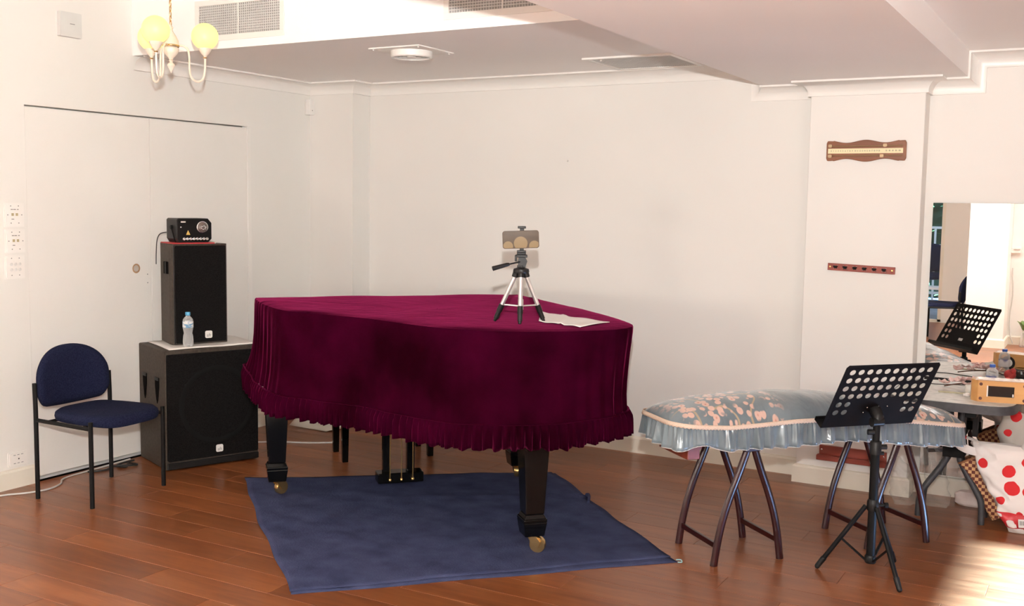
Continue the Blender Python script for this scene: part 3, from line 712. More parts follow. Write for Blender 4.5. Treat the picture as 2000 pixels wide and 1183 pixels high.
# ---- water bottle
def bottle(name, label, loc, h, r, cap_m, label_m=None, sub_=None):
    t = thing(name, label, 'bottle', loc)
    p = [(r*.80, 0), (r*.98, .012), (r, .035), (r*.92, .07), (r*.78, .085), (r*.90, .105), (r*.97, .118), (r, .125), (r, .165), (r*.93, .178), (r*.6, .192), (r*.42, .197), (r*.40, .204)]
    k = h/.225; p = [(a, b*k) for a, b in p]
    MB().lathe(p, n=24).build('shell', M['clear'], t)
    MB().lathe([(r*.46, .2035*k), (r*.48, .205*k), (r*.48, .222*k), (r*.44, .2245*k)], n=20).build('cap', cap_m, t)
    if label_m: MB().lathe([(r*1.012, .124*k), (r*1.018, .125*k), (r*1.018, .164*k), (r*1.012, .165*k)], n=28, caps=False).build('label_band', label_m, t)
    return t
lm = mat('blue_white_label', (.6, .65, .7), .4)
v = coords(lm, (9, 9, 26)); nz = nd(lm, 'ShaderNodeTexNoise'); nz.inputs['Scale'].default_value = 3.5; ln(lm, v, nz.inputs[0])
rp = nd(lm, 'ShaderNodeValToRGB'); rp.color_ramp.elements[0].color = (.12, .28, .45, 1); rp.color_ramp.elements[1].color = (.66, .68, .68, 1); rp.color_ramp.elements[0].position = .42; rp.color_ramp.elements[1].position = .5
ln(lm, nz.outputs[0], rp.inputs[0]); ln(lm, rp.outputs[0], bsdf(lm).inputs['Base Color'])
def on_sub(x, y): 
    c, s = math.cos(SUBR), math.sin(SUBR); return (SUBO[0]+x*c-y*s, SUBO[1]+x*s+y*c)
bottle('water_bottle', 'clear water bottle with light blue cap in front of the loudspeaker', (*on_sub(.165, .085), ZT), .195, .0295, M['cap_blue'], lm)

# ---- cables on the floor
cw = tag(MB().tube(smooth_path([(-4.90, 3.05, .005), (-4.86, 3.28, .005), (-4.79, 3.40, .005), (-4.765, 3.50, .005), (-4.80, 3.60, .005), (-4.865, 3.66, .005), (-4.895, 3.74, .005), (-4.905, 3.90, .005), (-4.918, 4.05, .005), (-4.93, 4.17, .005)], 7), .005, 8).build('white_cable', M['cable_white']), 'off-white cable snaking along the floor under the chair', 'cable')
tag(MB().tube(smooth_path([(-4.885, 3.84, .006), (-4.84, 3.92, .006), (-4.87, 4.0, .006), (-4.80, 4.03, .006), (-4.86, 4.10, .006), (-4.79, 4.10, .006), (-4.83, 4.0, .016), (-4.875, 4.07, .010), (-4.885, 4.16, .006)], 7), .0055, 8).build('black_cable', M['cable_black']), 'tangled black cable by the door foot beside the subwoofer', 'cable')
tag(MB().tube(smooth_path([(-4.62, 4.90, .005), (-4.50, 4.99, .005), (-4.36, 5.05, .005), (-4.2, 5.16, .005)], 6), .005, 8).build('grey_cable', M['cable_white']), 'thin grey cable on the floor behind the subwoofer', 'cable')
cr = []
for i in range(15):
    r = []
    for j in range(9):
        u, v = i/14, j/8
        r.append(Vector((-4.80+.34*u+.05*v, 5.40+.20*v-.02*u, .004+.055*math.sin(math.pi*v)**.7*(1-.75*u)*(.6+.4*math.sin(u*9+v*4)))))
    cr.append(r)
tag(MB().grid(cr).build('plastic_wrap', M['paper'], solid=.002), 'crumpled white wrapping on the floor in the far corner', 'wrapping')
# ================================================================== wall fittings
def plate(name, label, y, z, wy, wz, dets):
    t = thing(name, label, 'wall plate', (XL, y, z))
    xf = frame((0, 0, 0), (0, 1, 0), (0, 0, 1), (1, 0, 0))
    MB().prism(rrect(wy+.016, wz+.012, .004), 0, .004, xf=xf).build('surround', M['trim'], t, bevel=.001)
    MB().prism(rrect(wy, wz, .004), .0041, .009, xf=xf).build('face', M['white'], t, bevel=.0015)
    for (nm, a, b, sa, sb, m) in dets:
        MB().cbox((a, b, .0098), (sa, sb, .0014), xf).build(nm, m, t)
    return t
scr = [('screw', a, b, .005, .005, M['grey']) for a in (-.022, .022) for b in (-.042, .046)]
pv = mat('ochre_window', (.45, .38, .22), .4)
pd = scr+[('screw', a, 0, .005, .005, M['grey']) for a in (-.040, .040)]+[('indicator', -.012, .002, .013, .014, pv), ('indicator', .012, .002, .013, .014, pv), ('printed_line', -.016, .028, .012, .003, M['ink']), ('printed_line', .0, .028, .014, .003, M['ink']), ('printed_line', .018, .028, .008, .003, M['ink']), ('printed_mark', -.012, -.022, .014, .004, M['grey'])]
plate('wall_control_plate', 'topmost white wall plate left of the double door', 3.478, 1.432, .100, .112, pd)
plate('wall_control_plate', 'middle white wall plate left of the double door', 3.480, 1.297, .100, .110, pd)
pr = plate('light_switch_plate', 'lowest white wall plate left of the door with six round switches', 3.474, 1.162, .100, .112, scr)
for a in (-.024, 0, .024):
    for b in (-.013, .015): MB().lathe([(.008, .0092), (.008, .012), (.005, .014)], n=14, xf=frame((0, 0, 0), (0, 1, 0), (0, 0, 1), (1, 0, 0)) @ frame((a, b, 0), (1, 0, 0), (0, 1, 0), (0, 0, 1))).build('switch_button', M['white_dim'], pr)
plate('data_socket_plate', 'white socket plate low on the wall above the skirting', 3.458, .152, .098, .064, [('keyhole', .002, .0, .006, .007, M['ink'])]+[('printed_line', a, b, .012, .003, M['grey']) for a in (-.022, 0, .022) for b in (-.022, .022)])
t = thing('wall_sensor_box', 'square white sensor box high on the left wall', 'sensor box', (XL, 3.833, 2.448))
xf = frame((0, 0, 0), (0, 1, 0), (0, 0, 1), (1, 0, 0))
MB().prism(rrect(.135, .130, .004), 0, .028, xf=xf).build('cover', M['white_dim'], t, bevel=.003)
MB().cbox((.072, -.006, .010), (.008, .115, .016), xf).build('side_clip', M['white'], t, bevel=.001)
MB().cbox((.008, .004, .0285), (.030, .004, .001), xf).build('logo_line', M['grey'], t)
t = thing('junction_box', 'small cream junction box high in the corner beside the pier', 'junction box', (XL, 5.775, 2.175))
MB().box((0, -.024, -.052), (.045, .024, .052)).build('cover', M['trim'], t, bevel=.003)
MB().cbox((.0455, 0, -.022), (.002, .006, .006)).build('screw', M['grey'], t)
tag(MB().cyl((-3.01, YB-.014, 1.805), (-3.01, YB-.001, 1.800), .0022, 8).cbox((-3.01, YB-.014, 1.80), (.005, .003, .012)).build('wall_hook', M['steel']), 'tiny metal hook alone on the back wall', 'hook')

# ---- snooker scoreboard on the pillar
WZ = frame((0, 0, 0), (1, 0, 0), (0, 0, 1), (0, -1, 0))
sb = thing('score_board', 'wavy-edged wooden scoreboard with brass number scale high on the pillar', 'scoreboard', (-1.169, PY, 1.836))
pts = []
hw, hh = .205, .050
def wave(x): return hh+.0075*math.cos(x/hw*math.pi*2.05)*(1 if abs(x) < .17 else .4)
xs = [-hw+.006+(2*hw-.012)*i/60 for i in range(61)]
up = [(x, wave(x)) for x in xs]; dn = [(x, -wave(x)) for x in reversed(xs)]
pts = [(-hw, -hh+.01), (-hw, hh-.01)]+up+[(hw, hh-.01), (hw, -hh+.01)]+dn
MB().prism(list(reversed(pts)), 0, .016, xf=WZ).build('board', M['board_wood'], sb, bevel=.003, recalc=True)
sm = mat('ivory_scale', (.80, .72, .45), .4)
MB().box((-.195, -.0195, -.014), (.190, -.0165, .012)).build('number_strip', sm, sb)
for z in (.024, -.026): MB().cyl((-.185, -.021, z), (.188, -.021, z), .0035, 8).build('brass_rail', mat('dull_brass', (.50, .34, .20), .35, .8), sb)
for x, z in ((.100, .027), (.085, -.028), (-.183, .026), (-.183, -.028)): MB().prism(rrect(.020, .016, .005), .017, .028, xf=WZ @ frame((x, z, 0), (1, 0, 0), (0, 1, 0), (0, 0, 1))).build('slider', mat('slider_brass', (.42, .30, .18), .4, .6), sb, bevel=.001)
for k in range(21): text(str(k), .0115, M['ink'], sb, 'number', frame((-.178+.0123*k+(.002 if k > 9 else 0), -.0197, -.001), (.72, 0, 0), (0, 0, 1), (0, -1, 0)))
for k, n_ in enumerate((20, 40, 60, 80, 100)): text(str(n_), .0115, M['ink'], sb, 'number', frame((.106+.0165*k, -.0197, -.001), (.72, 0, 0), (0, 0, 1), (0, -1, 0)))
# ---- cue clip strip
cs = thing('cue_clip_rack', 'narrow red-brown strip with six black cue clips on the pillar', 'cue rack', (-1.166, PY, 1.209))
cs.rotation_euler = (0, R(1.6), 0)
MB().box((-.175, -.014, -.019), (.175, 0, .019)).build('strip', M['rack_wood'], cs, bevel=.001)
for x in (-.162, .160): MB().lathe([(.006, .0145), (.004, .0165)], n=10, xf=WZ @ frame((x, 0, 0), (1, 0, 0), (0, 1, 0), (0, 0, 1))).build('screw', M['brass'], cs)
for k in range(6):
    x = -.132+.0505*k
    c = MB().cbox((x, -.018, 0), (.014, .008, .014)).build('cue_clip', M['black_metal'], cs)
    for a in (-1, 1):
        MB().tube([(x+a*.006, -.018, .0), (x+a*.010, -.026, .004), (x+a*.007, -.034, .002)], .003, 6).build('clip_arm', M['black_metal'], c)
        for b in (-1, 1): MB().sphere((x+a*.0095, -.0155, b*.0085), .0025, 8, 5).build('rivet', M['steel'], c)
# ---- cue rack base near the floor
cr_ = thing('cue_rest_ledge', 'red-brown wooden cue rest ledge low on the pillar', 'cue rack', (-1.165, PY, .190))
MB().box((-.178, -.016, -.034), (.178, 0, .036)).build('back_plate', M['rack_wood'], cr_, bevel=.001)
MB().box((-.186, -.052, -.040), (.186, -.0165, -.012)).build('ledge', M['rack_wood'], cr_, bevel=.003)
for x in (-.165, .165): MB().lathe([(.005, .0165), (.003, .018)], n=10, xf=WZ @ frame((x, .012, 0), (1, 0, 0), (0, 1, 0), (0, 0, 1))).build('screw', M['steel'], cr_)
# ---- mirror
mi = thing('wall_mirror', 'large frameless wall mirror right of the pillar', 'mirror', (0, YB, 0))
MB().box((-.838, -.012, .112), (XR-.4, 0, 1.566)).build('backing', M['dark'], mi)
MB().box((-.838, -.0165, .112), (XR-.4, -.0122, 1.566)).build('glass', M['mirror'], mi)

# ---- air vents
def grille_vent(name, label, x0, x1, z0, z1):
    t = thing(name, label, 'air vent', (0, BHY, 0)); fm = M['trim']
    f = MB()
    for a, b, c, d in ((x0-.03, x1+.03, z0-.03, z0), (x0-.03, x1+.03, z1, z1+.03), (x0-.03, x0, z0, z1), (x1, x1+.03, z0, z1)): f.box((a, -.008, c), (b, .0, d))
    f.build('frame', fm, t, bevel=.001)
    MB().box((x0, -.0012, z0), (x1, -.0002, z1)).build('duct_shadow', mat('duct_grey', (.34, .33, .32), .8), t)
    b = MB(); n = int((z1-z0)/.0125)
    for k in range(1, n): b.box((x0, -.0075, z0+(z1-z0)*k/n-.0018), (x1, -.0045, z0+(z1-z0)*k/n+.0018))
    b.build('horizontal_bars', M['white_dim'], t, kind='stuff')
    b = MB(); n = int((x1-x0)/.0145)
    for k in range(1, n): b.box((x0+(x1-x0)*k/n-.0014, -.0045, z0), (x0+(x1-x0)*k/n+.0014, -.0012, z1))
    b.build('vertical_bars', M['white_dim'], t, kind='stuff')
    MB().box(((x0+x1)/2-.004, -.0085, z0), ((x0+x1)/2+.004, -.0045, z1)).build('mullion', fm, t)
grille_vent('return_air_grille', 'white return air grille behind the chandelier', -4.415, -3.835, 2.412, 2.572)
grille_vent('return_air_grille', 'air grille half shaded beside the ceiling beam', -2.785, -2.20, 2.418, 2.578)
t = thing('ceiling_exhaust_grille', 'flat grille in the low ceiling beside the beam', 'air vent', (-2.36, 5.62, ZS))
ex = MB()
for a, b, c, d in ((-.27, .27, -.25, -.22), (-.27, .27, .22, .25), (-.27, -.24, -.22, .22), (.24, .27, -.22, .22)): ex.box((a, c, -.010), (b, d, 0))
ex.build('frame', M['white'], t, bevel=.001)
MB().box((-.24, -.22, -.0015), (.24, .22, -.0005)).build('duct_shadow', mat('exhaust_grey', (.40, .37, .32), .8), t)
b = MB()
for k in range(1, 36): b.box((-.24+.48*k/36-.002, -.22, -.007), (-.24+.48*k/36+.002, .22, -.004))
for k in range(1, 34): b.box((-.24, -.22+.44*k/34-.0015, -.004), (.24, -.22+.44*k/34+.0015, -.0015))
b.build('grid_bars', M['white_dim'], t, kind='stuff')
MB().sphere((-.18, -.19, -.0105), .006, 8, 5).build('screw', M['white'], t)
t = thing('ceiling_diffuser', 'round white air diffuser on a square plate in the low ceiling', 'air vent', (-3.335, 4.735, ZS))
MB().box((-.165, -.165, -.007), (.165, .165, 0)).build('square_plate', M['white'], t, bevel=.002)
MB().lathe([(.112, -.007), (.112, -.036), (.106, -.042), (.098, -.040), (.096, -.018)], n=40, caps=False).build('collar', M['white'], t)
MB().lathe([(.0955, -.016), (.0955, -.018)], n=32).build('throat', M['grey'], t)
for rr_ in (.082, .062, .042): MB().lathe([(rr_-.004, -.020), (rr_+.010, -.036), (rr_+.007, -.037), (rr_-.007, -.021)], n=32, caps=False).build('louvre_ring', M['white_dim'], t)
MB().lathe([(.001, -.020), (.026, -.034), (.024, -.038), (.001, -.039)], n=24).build('centre_cap', M['white'], t)
for a in (-.145, .145):
    for b_ in (-.145, .145): MB().sphere((a, b_, -.008), .006, 8, 5).build('screw', M['white'], t)

# ---- chandelier
CX, CY = -4.10, 3.765
ch = thing('chandelier', 'ivory three-arm chandelier with lit yellow globes hanging on a chain', 'chandelier', (CX, CY, .022))
ZC = 2.18
links = MB()
for k in range(12):
    z = 2.365+.024*k
    pts = [((.0055*math.cos(a) if k % 2 else 0), (0 if k % 2 else .0055*math.cos(a)), z+.0155*math.sin(a)) for a in [2*math.pi*j/10 for j in range(10)]]
    links.tube(pts, .0022, 5, False, True)
links.build('chain', M['brass'], ch)
ZH_ = ZH-.022
MB().lathe([(.0, 0), (.05, .0), (.048, -.012), (.02, -.022), (.006, -.028)][1:], (0, 0, ZH_), 20).build('ceiling_rose', M['chand'], ch)
MB().lathe([(.004, 2.358), (.010, 2.352), (.014, 2.345), (.009, 2.335), (.013, 2.325), (.026, 2.305), (.036, 2.285), (.040, 2.268), (.039, 2.258), (.030, 2.252), (.037, 2.246), (.038, 2.236), (.033, 2.222), (.022, 2.208), (.012, 2.198), (.008, 2.190)], n=24).build('body', M['chand'], ch)
MB().lathe([(.039, 2.262), (.0415, 2.259), (.0415, 2.255), (.039, 2.252)], n=24, caps=False).build('brass_band', M['brass'], ch)
MB().lathe([(.008, 2.190), (.012, 2.186), (.008, 2.180), (.007, 2.176), (.017, 2.168), (.019, 2.160), (.012, 2.148), (.006, 2.136), (.001, 2.124)], n=18).build('finial', M['chand'], ch)
view_r = math.degrees(math.atan2(_r0.y, _r0.x))
for ang, tl in ((15, 0), (143, 0), (-97, 0)):
    a = R(view_r+ang); ux, uy = math.cos(a), math.sin(a)
    def AP(rad, z): return (ux*rad, uy*rad, z)
    arm = MB().tube(smooth_path([AP(.030, 2.258), AP(.055, 2.260), AP(.078, 2.245), AP(.086, 2.21), AP(.087, 2.15), AP(.095, 2.108), AP(.122, 2.088), AP(.150, 2.102), AP(.160, 2.145), AP(.162, 2.205)], 6), .0050, 8).build('arm', M['chand'], ch)
    gx, gy = ux*.162, uy*.162
    MB().lathe([(.006, 2.200), (.010, 2.206), (.006, 2.212), (.009, 2.216), (.020, 2.226), (.031, 2.246), (.034, 2.258), (.030, 2.258)], (gx, gy, 0), 20).build('cup', M['chand'], arm)
    MB().lathe([(.0085, 2.203), (.0105, 2.206), (.0085, 2.209)], (gx, gy, 0), 14, caps=False).build('brass_collar', M['brass'], arm)
    MB().sphere((gx, gy, 2.310), .066, 28, 18).build('globe', M['globe'], arm)
# ================================================================== zither on two stools
ZR = math.atan2(.75, .66); ZO = (-1.41, 4.47)
def lerp_tab(tab, x):
    if x <= tab[0][0]: return tab[0][1]
    for (a, b), (c, d) in zip(tab, tab[1:]):
        if x <= c:
            u = (x-a)/(c-a); u = u*u*(3-2*u) if False else u
            return b+(d-b)*u
    return tab[-1][1]
LACE = [(-.38, .632), (-.25, .618), (-.12, .609), (0, .612), (.2, .620), (.45, .618), (.7, .600), (.9, .575), (1.14, .545)]
SPINE = [(-.38, .660), (-.28, .688), (-.12, .708), (.05, .716), (.3, .712), (.55, .690), (.8, .655), (1.0, .618), (1.14, .585)]
zc0, zL, zW = .385, 1.515, .36
def zout(n, r=.085):
    base = []
    for cx, cy, a0 in ((zL/2-r, zW/2-r, 0), (-zL/2+r, zW/2-r, 90), (-zL/2+r, -zW/2+r, 180), (zL/2-r, -zW/2+r, 270)):
        for k in range(13): base.append(Vector((zc0+cx+r*math.cos(R(a0+90*k/12)), cy+r*math.sin(R(a0+90*k/12)))))
    L = [0]
    for i in range(len(base)): L.append(L[-1]+(base[(i+1) % len(base)]-base[i]).length)
    res = []; j = 0
    for i in range(n):
        s = L[-1]*i/n
        while L[j+1] < s: j += 1
        u = (s-L[j])/max(1e-9, L[j+1]-L[j]); res.append(base[j].lerp(base[(j+1) % len(base)], u))
    return res, L[-1]
NZ = 900; zo, ztot = zout(NZ); zn = []
for i in range(NZ):
    t = zo[(i+2) % NZ]-zo[i-2]; t.normalize(); zn.append(Vector((t.y, -t.x)))
def silk(flowers):
    m = mat('blue_grey_silk' if not flowers else 'embroidered_silk', (.25, .31, .35), .24, spec=.6, Sheen_Weight=.3, Anisotropic=.3)
    b = bsdf(m); tc = nd(m, 'ShaderNodeTexCoord'); V = tc.outputs['Object']
    n = nd(m, 'ShaderNodeTexNoise'); n.inputs['Scale'].default_value = 5; n.inputs['Detail'].default_value = 4; ln(m, V, n.inputs[0])
    r = nd(m, 'ShaderNodeValToRGB'); r.color_ramp.elements[0].color = (.085, .112, .128, 1); r.color_ramp.elements[1].color = (.165, .208, .232, 1); r.color_ramp.elements[0].position = .35; r.color_ramp.elements[1].position = .65
    ln(m, n.outputs[0], r.inputs[0]); out = r.outputs[0]
    if flowers:
        sep = nd(m, 'ShaderNodeSeparateXYZ'); ln(m, V, sep.inputs[0])
        def band(c, w):            # 1 inside |x-c|<w
            a = nd(m, 'ShaderNodeMath', operation='SUBTRACT'); a.inputs[1].default_value = c; ln(m, sep.outputs[0], a.inputs[0])
            d = nd(m, 'ShaderNodeMath', operation='ABSOLUTE'); ln(m, a.outputs[0], d.inputs[0])
            g = nd(m, 'ShaderNodeMapRange'); g.inputs['From Min'].default_value = w; g.inputs['From Max'].default_value = w*.75; ln(m, d.outputs[0], g.inputs[0]); return g.outputs[0]
        mx = nd(m, 'ShaderNodeMath', operation='MAXIMUM'); ln(m, band(-.10, .27), mx.inputs[0]); ln(m, band(.97, .26), mx.inputs[1])
        nm = nd(m, 'ShaderNodeTexNoise'); nm.inputs['Scale'].default_value = 9; nm.inputs['Detail'].default_value = 1; ln(m, V, nm.inputs[0])
        cl = nd(m, 'ShaderNodeMapRange'); cl.inputs['From Min'].default_value = .40; cl.inputs['From Max'].default_value = .44; ln(m, nm.outputs[0], cl.inputs[0])
        ms = nd(m, 'ShaderNodeMath', operation='MULTIPLY'); ln(m, mx.outputs[0], ms.inputs[0]); ln(m, cl.outputs[0], ms.inputs[1])
        mpn = nd(m, 'ShaderNodeMapping'); mpn.inputs['Scale'].default_value = (1, 1, .15); ln(m, V, mpn.inputs[0])
        # branches: ridges of a warped noise
        bz = nd(m, 'ShaderNodeTexNoise'); bz.inputs['Scale'].default_value = 7; bz.inputs['Detail'].default_value = 0; ln(m, mpn.outputs[0], bz.inputs[0])
        sb_ = nd(m, 'ShaderNodeMath', operation='SUBTRACT'); sb_.inputs[1].default_value = .5; ln(m, bz.outputs[0], sb_.inputs[0])
        ab = nd(m, 'ShaderNodeMath', operation='ABSOLUTE'); ln(m, sb_.outputs[0], ab.inputs[0])
        br_ = nd(m, 'ShaderNodeMapRange'); br_.inputs['From Min'].default_value = .020; br_.inputs['From Max'].default_value = .010; ln(m, ab.outputs[0], br_.inputs[0])
        bm_ = nd(m, 'ShaderNodeMath', operation='MULTIPLY'); ln(m, br_.outputs[0], bm_.inputs[0]); ln(m, mx.outputs[0], bm_.inputs[1])
        x1 = nd(m, 'ShaderNodeMix', data_type='RGBA'); ln(m, bm_.outputs[0], x1.inputs[0]); ln(m, out, x1.inputs[6]); x1.inputs[7].default_value = (.38, .30, .20, 1); out = x1.outputs[2]
        vo = nd(m, 'ShaderNodeTexVoronoi'); vo.inputs['Scale'].default_value = 30; vo.inputs['Randomness'].default_value = .85; ln(m, mpn.outputs[0], vo.inputs[0])
        fl_ = nd(m, 'ShaderNodeMapRange'); fl_.inputs['From Min'].default_value = .50; fl_.inputs['From Max'].default_value = .44; ln(m, vo.outputs['Distance'], fl_.inputs[0])
        fm = nd(m, 'ShaderNodeMath', operation='MULTIPLY'); ln(m, fl_.outputs[0], fm.inputs[0]); ln(m, ms.outputs[0], fm.inputs[1])
        pc = nd(m, 'ShaderNodeValToRGB'); e = pc.color_ramp.elements; e[0].color = (.40, .10, .06, 1); e[0].position = .06; e[1].color = (.60, .40, .33, 1); e[1].position = .2
        ln(m, vo.outputs['Distance'], pc.inputs[0])
        x2 = nd(m, 'ShaderNodeMix', data_type='RGBA'); ln(m, fm.outputs[0], x2.inputs[0]); ln(m, out, x2.inputs[6]); ln(m, pc.outputs[0], x2.inputs[7]); out = x2.outputs[2]
    ln(m, out, b.inputs['Base Color'])
    wv = nd(m, 'ShaderNodeTexNoise'); wv.inputs['Scale'].default_value = 13; wv.inputs['Detail'].default_value = 3; wv.inputs['Distortion'].default_value = 1.2
    mp2 = nd(m, 'ShaderNodeMapping'); mp2.inputs['Scale'].default_value = (1, .45, .4); mp2.inputs['Rotation'].default_value = (0, 0, .6); ln(m, V, mp2.inputs[0]); ln(m, mp2.outputs[0], wv.inputs[0])
    bp = nd(m, 'ShaderNodeBump'); bp.inputs['Strength'].default_value = .55; bp.inputs['Distance'].default_value = .012; ln(m, wv.outputs[0], bp.inputs['Height']); ln(m, bp.outputs[0], b.inputs['Normal'])
    return m
M['silk'] = silk(False); M['silk_fl'] = silk(True)
zcv = thing('zither_cover', 'blue-grey silk zither cover with pink blossom embroidery and gathered skirt', 'cover', (*ZO, 0), ZR)
rows = []
for sc in (.0, .2, .4, .6, .75, .87, .95, 1.0):
    r = []
    for i in range(NZ):
        e = zo[i]; sp = Vector((min(max(e.x, -.30), 1.06), 0)); p = sp+(e-sp)*max(sc, .002)
        zl, zs = lerp_tab(LACE, p.x), lerp_tab(SPINE, p.x)
        z = zl+(zs-zl)*max(0, 1-sc**2.6)**.75+.0025*math.sin(p.x*31+p.y*17)*sc*(1-sc)*4
        r.append(Vector((p.x, p.y, z)))
    rows.append(r)
MB().grid(rows, True, True).build('top_panel', M['silk_fl'], zcv, recalc=True)
rows = []
for f in (0, .12, .3, .5, .7, .85, 1.0):
    r = []
    for i in range(NZ):
        s = ztot*i/NZ; p = zo[i]; zl = lerp_tab(LACE, p.x)
        w = s+.012*math.sin(s*23)+.02*math.sin(s*9+1)
        w2 = s+.03*math.sin(s*5.1)+.022*math.sin(s*13+2); o = .004+.012*f+(.003+.010*f)*math.sin(w2*2*math.pi/.078)+.004*math.sin(w*2*math.pi/.023+1)*(1-.75*f)+.006*f*math.sin(w2*2*math.pi/.17+1)
        hemlift = .030*math.exp(-((p.x+.25)/.06)**2)*(1 if p.y < 0 else 0)
        z = zl-.006-f*(.103+.006*math.sin(s*11)-hemlift)
        q = p+zn[i]*o; r.append(Vector((q.x, q.y, z)))
    rows.append(r)
MB().grid(rows, True, True).build('gathered_skirt', M['silk'], zcv, solid=.0015)
hem = MB().tube([rows[-1][i] for i in range(0, NZ, 2)], .0016, 5, False, True).build('hem_piping', mat('pale_piping', (.62, .60, .58), .5), zcv)
lr = []
for k, dz in enumerate((.004, .0, -.005, -.011)):
    r = []
    for i in range(NZ):
        s = ztot*i/NZ; p = zo[i]; zl = lerp_tab(LACE, p.x); q = p+zn[i]*(.0095+.002*k)
        r.append(Vector((q.x, q.y, zl+dz-(.0045*abs(math.sin(s*math.pi/.0145)) if k == 3 else 0))))
    lr.append(r)
lm2 = mat('peach_lace', (.72, .55, .42), .8); vv = coords(lm2); vo = nd(lm2, 'ShaderNodeTexVoronoi'); vo.inputs['Scale'].default_value = 240; ln(lm2, vv, vo.inputs[0])
rr2 = nd(lm2, 'ShaderNodeValToRGB'); rr2.color_ramp.elements[0].color = (.42, .30, .22, 1); rr2.color_ramp.elements[1].color = (.62, .48, .38, 1); rr2.color_ramp.elements[0].position = .1; rr2.color_ramp.elements[1].position = .4
ln(lm2, vo.outputs['Distance'], rr2.inputs[0]); ln(lm2, rr2.outputs[0], bsdf(lm2).inputs['Base Color'])
MB().grid(lr, True, True).build('lace_trim', lm2, zcv, solid=.001)
zit = thing('zither', 'red-brown wooden zither under the silk cover, one foot showing', 'zither', (*ZO, 0), ZR)
zb = []
for t_ in [-.31+.102*i for i in range(15)]:
    zt = lerp_tab(LACE, t_)+.01
    zb.append([Vector((t_, y, z)) for y, z in ((-.15, .535), (-.15, zt-.02), (-.08, zt+.006), (.08, zt+.006), (.15, zt-.02), (.15, .535))])
for r in zb:
    for v_ in r: v_.z = max(v_.z, .5352) if v_.z < .54 else v_.z
m = MB().grid(zb, False, True); m.add(zb[0], [tuple(range(6))]).add(zb[-1], [tuple(range(6))])
m.build('sound_box', M['foot_wood'], zit, recalc=True)
MB().prism([(-.045, 0), (.045, 0), (.038, -.026), (.028, -.032), (.030, -.072), (-.030, -.072), (-.028, -.032), (-.038, -.026)], -.13, .13, xf=frame((-.262, 0, .5345), (1, 0, 0), (0, 0, 1), (0, -1, 0))).build('foot', M['foot_wood'], zit, bevel=.002, recalc=True)
# stools
def stool(label, loc):
    t = thing('zither_stool', label, 'stool', loc, ZR)
    H = .5345
    TAB = [(0, .165), (.1, .150), (.2, .128), (.3, .095), (.4, .055), (.5, .018)]
    for s in (-1, 1):
        for y in (-.158, .158):
            y2 = y if s < 0 else y*1.0
            MB().tube(smooth_path([(s*a, y2*(1 if s < 0 else .97), z) for z, a in TAB], 4), .0175, 10, flat=.72).build('leg', M['red_wood'], t)
        MB().cbox((s*.152, 0, .085), (.016, .31, .024)).build('foot_rail', M['red_wood'], t, bevel=.003)
    for y in (-.155, .155): MB().cbox((0, y, .512), (.075, .036, .044)).build('top_block', M['red_wood'], t, bevel=.003)
    MB().cbox((0, 0, .518), (.050, .28, .030)).build('top_rail', M['red_wood'], t, bevel=.003)
    return t
stool('curved-leg rosewood stool under the near end of the zither', (*ZO, 0))
c_, s_ = math.cos(ZR), math.sin(ZR)
stool('curved-leg rosewood stool under the far end of the zither behind the music stand', (ZO[0]+.785*c_, ZO[1]+.785*s_, 0))

# ================================================================== music stand
SX, SY = -.806, 4.497
ms = thing('music_stand', 'black music stand with perforated desk in front of the zither', 'music stand', (SX, SY, 0))
phi, lean = R(47.15), R(30.05); DW, DH = .45, .33
wv = Vector((math.cos(phi), math.sin(phi), 0)); nv = Vector((math.sin(phi), -math.cos(phi), 0))
upv = Vector((0, 0, 1))*math.cos(lean)+nv*math.sin(lean); back = wv.cross(upv)          # towards the camera side
back = back if back.dot(nv) > 0 else -back
dc = Vector((-.797-SX, 4.504-SY, .762))
xfd = frame(dc, wv, upv, wv.cross(upv))
dk = MB(); cols = 10; cw_, ch_ = .0413, .0425; x0 = -cols*cw_/2; ytop = DH/2-.016; hr = .0138
def cell(m, xa, xb, ya, yb, hole):
    if not hole: m.add([(xa, ya, 0), (xb, ya, 0), (xb, yb, 0), (xa, yb, 0)], [(0, 1, 2, 3)]); return
    cx, cy = (xa+xb)/2, (ya+yb)/2; n = 16; vs = []
    for k in range(n):
        th = 2*math.pi*(k+.5)/n; c, s = math.cos(th), math.sin(th); vs.append((cx+hr*c, cy+hr*s, 0))
    for k in range(n):
        th = 2*math.pi*(k+.5)/n; c, s = math.cos(th), math.sin(th); q = max(abs(c)/((xb-xa)/2), abs(s)/((yb-ya)/2)); vs.append((cx+c/q, cy+s/q, 0))
    co = [(xb, yb, 0), (xa, yb, 0), (xa, ya, 0), (xb, ya, 0)]; b = len(vs); vs += co
    fs = []
    for k in range(n):
        k2 = (k+1) % n
        if k % 4 == 1: fs.append((k, n+k, b+k//4, n+k2, k2))
        else: fs.append((k, n+k, n+k2, k2))
    m.add(vs, fs)
rowsy = [ytop-ch_*k for k in range(7)]
for rw_ in range(6):
    for c in range(cols): cell(dk, x0+cw_*c, x0+cw_*(c+1), rowsy[rw_+1], rowsy[rw_], rw_ < 4 or c < 2 or c > 7)
yb_ = rowsy[6]
for (a, b, c, d) in ((x0, -x0, -DH/2, yb_), (x0, -x0, ytop, DH/2)): cell(dk, a, b, c, d, False)
for (a, b) in ((-DW/2, x0), (-x0, DW/2)):
    dk.add([(a, -DH/2+.0, 0), (b, -DH/2, 0), (b, DH/2-(.012 if b == DW/2 else 0), 0), (b if b < DW/2 else b-.010, DH/2, 0), (a if a > -DW/2 else a+.010, DH/2, 0), (a, DH/2-(.012 if a == -DW/2 else 0), 0)], [(0, 1, 2, 3, 4, 5)])
dk.v = [tuple(xfd @ Vector(p)) for p in dk.v]
